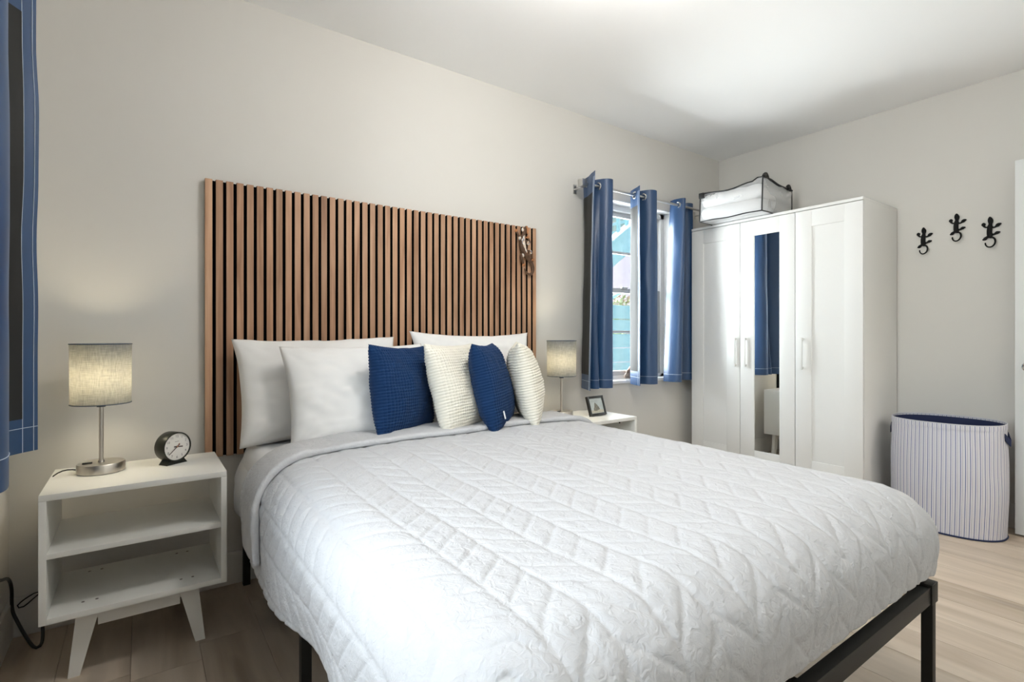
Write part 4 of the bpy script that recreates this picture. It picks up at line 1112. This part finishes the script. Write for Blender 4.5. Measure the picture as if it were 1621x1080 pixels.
MB().prism([(-2.6, sl(-2.6)), (2.6, sl(2.6)), (2.6, sl(2.6)+0.035), (-2.6, sl(-2.6)+0.035)], -0.012, 0.07, 'y').build('white_cap', M_whitep, stc, None)
for k in range(-14, 17):
    x = 0.080+k*0.138
    MB().box(x-0.018, x+0.018, 0.008, 0.040, sl(x)+0.03, sl(x)+1.22).build('baluster', M_teal, stc, None)
MB().prism([(-2.6, sl(-2.6)+1.20), (2.6, sl(2.6)+1.20), (2.6, sl(2.6)+1.27), (-2.6, sl(-2.6)+1.27)], -0.01, 0.06, 'y').build('handrail', M_teal, stc, None)
for k in range(-9, 10):
    x = k*0.27
    MB().box(x-0.14, x+0.14, 0.045, 0.95, sl(x)-0.16, sl(x)-0.12).build('tread', M_teal2, stc, None)
fn = thing('garden_fence', 'teal board fence beyond the outside staircase', 'fence', (1.6, 3.10, -0.25))
for k in range(8):
    MB().box(-3.2, 3.2, -0.012, 0.012, 0.02+k*0.225, 0.02+k*0.225+0.215, 0.003).build('board', M_teal, fn, None)
for k in range(-2, 3):
    MB().box(k*1.5-0.05, k*1.5+0.05, 0.012, 0.10, 0, 1.86).build('post', M_teal, fn, None)
MB().prism([(-2.3, 0.75), (-2.2, 0.75), (0.6, 2.05), (0.5, 2.05)], -0.14, -0.10, 'y').build('brace', mat('aqua_paint', (0.38, 0.68, 0.72), 0.6, bump=0.03), fn, None)
nb_ = thing('neighbour_house', 'pale pink neighbouring house with an orange roof edge', 'house', (5.5, 8.0, -0.25))
MB().box(-6, 4, 0, 3, 0, 4.80).build('house_wall', mat('pink_stucco', (0.74, 0.62, 0.58), 0.9, var=0.05, vscale=5), nb_, None)
MB().box(-6.3, 4.3, -0.4, 3.3, 4.80, 4.98).build('roof_edge', mat('orange_tile', (0.75, 0.28, 0.06), 0.8, var=0.2, vscale=10), nb_, None)
def shrub(label, loc, r, cols, n, seed):
    t = thing('shrub', label, 'shrub', loc)
    rs = np.random.RandomState(seed)
    ms = [mat('leaf_%d_%d' % (seed, i), c, 0.6, var=0.25, vscale=20) for i, c in enumerate(cols)]
    for i, m in enumerate(ms):
        v = []; f = []
        for k in range(n):
            d = rs.normal(size=3); d /= np.linalg.norm(d); d[2] = abs(d[2])
            c = d*r*rs.uniform(0.55, 1.0)*np.array([1.25, 0.8, 1.0]); a = rs.normal(size=3); a /= np.linalg.norm(a); bb = np.cross(a, d); bb /= max(1e-6, np.linalg.norm(bb))
            ln, wd_ = rs.uniform(0.05, 0.10), rs.uniform(0.02, 0.04); o = len(v)
            v += [c-a*ln, c+bb*wd_, c+a*ln, c-bb*wd_]; f.append((o, o+1, o+2, o+3))
        fo = link('foliage', mesh_of('foliage', [tuple(q) for q in v], f), m, t); fo['kind'] = 'stuff'
    st = MB()
    for k in range(7):
        a = 2*PI*k/7; st.tube([(0, 0, -loc[2]-0.25), (0.1*math.cos(a), 0.1*math.sin(a), -0.1), (0.5*r*math.cos(a), 0.4*r*math.sin(a), 0.5*r)], [0.03, 0.02, 0.008], 6)
    st.build('stems', mat('shrub_bark', (0.12, 0.08, 0.05), 0.9, bump=0.2), t)
shrub('yellow green shrub just over the fence outside', (2.35, 4.05, 1.05), 0.62, [(0.60, 0.62, 0.05), (0.36, 0.50, 0.05), (0.70, 0.62, 0.12)], 700, 5)
shrub('tall leafy shrub with pinkish tips behind the staircase', (4.2, 5.4, 1.15), 0.95, [(0.30, 0.33, 0.10), (0.55, 0.38, 0.30), (0.50, 0.50, 0.20)], 520, 8)
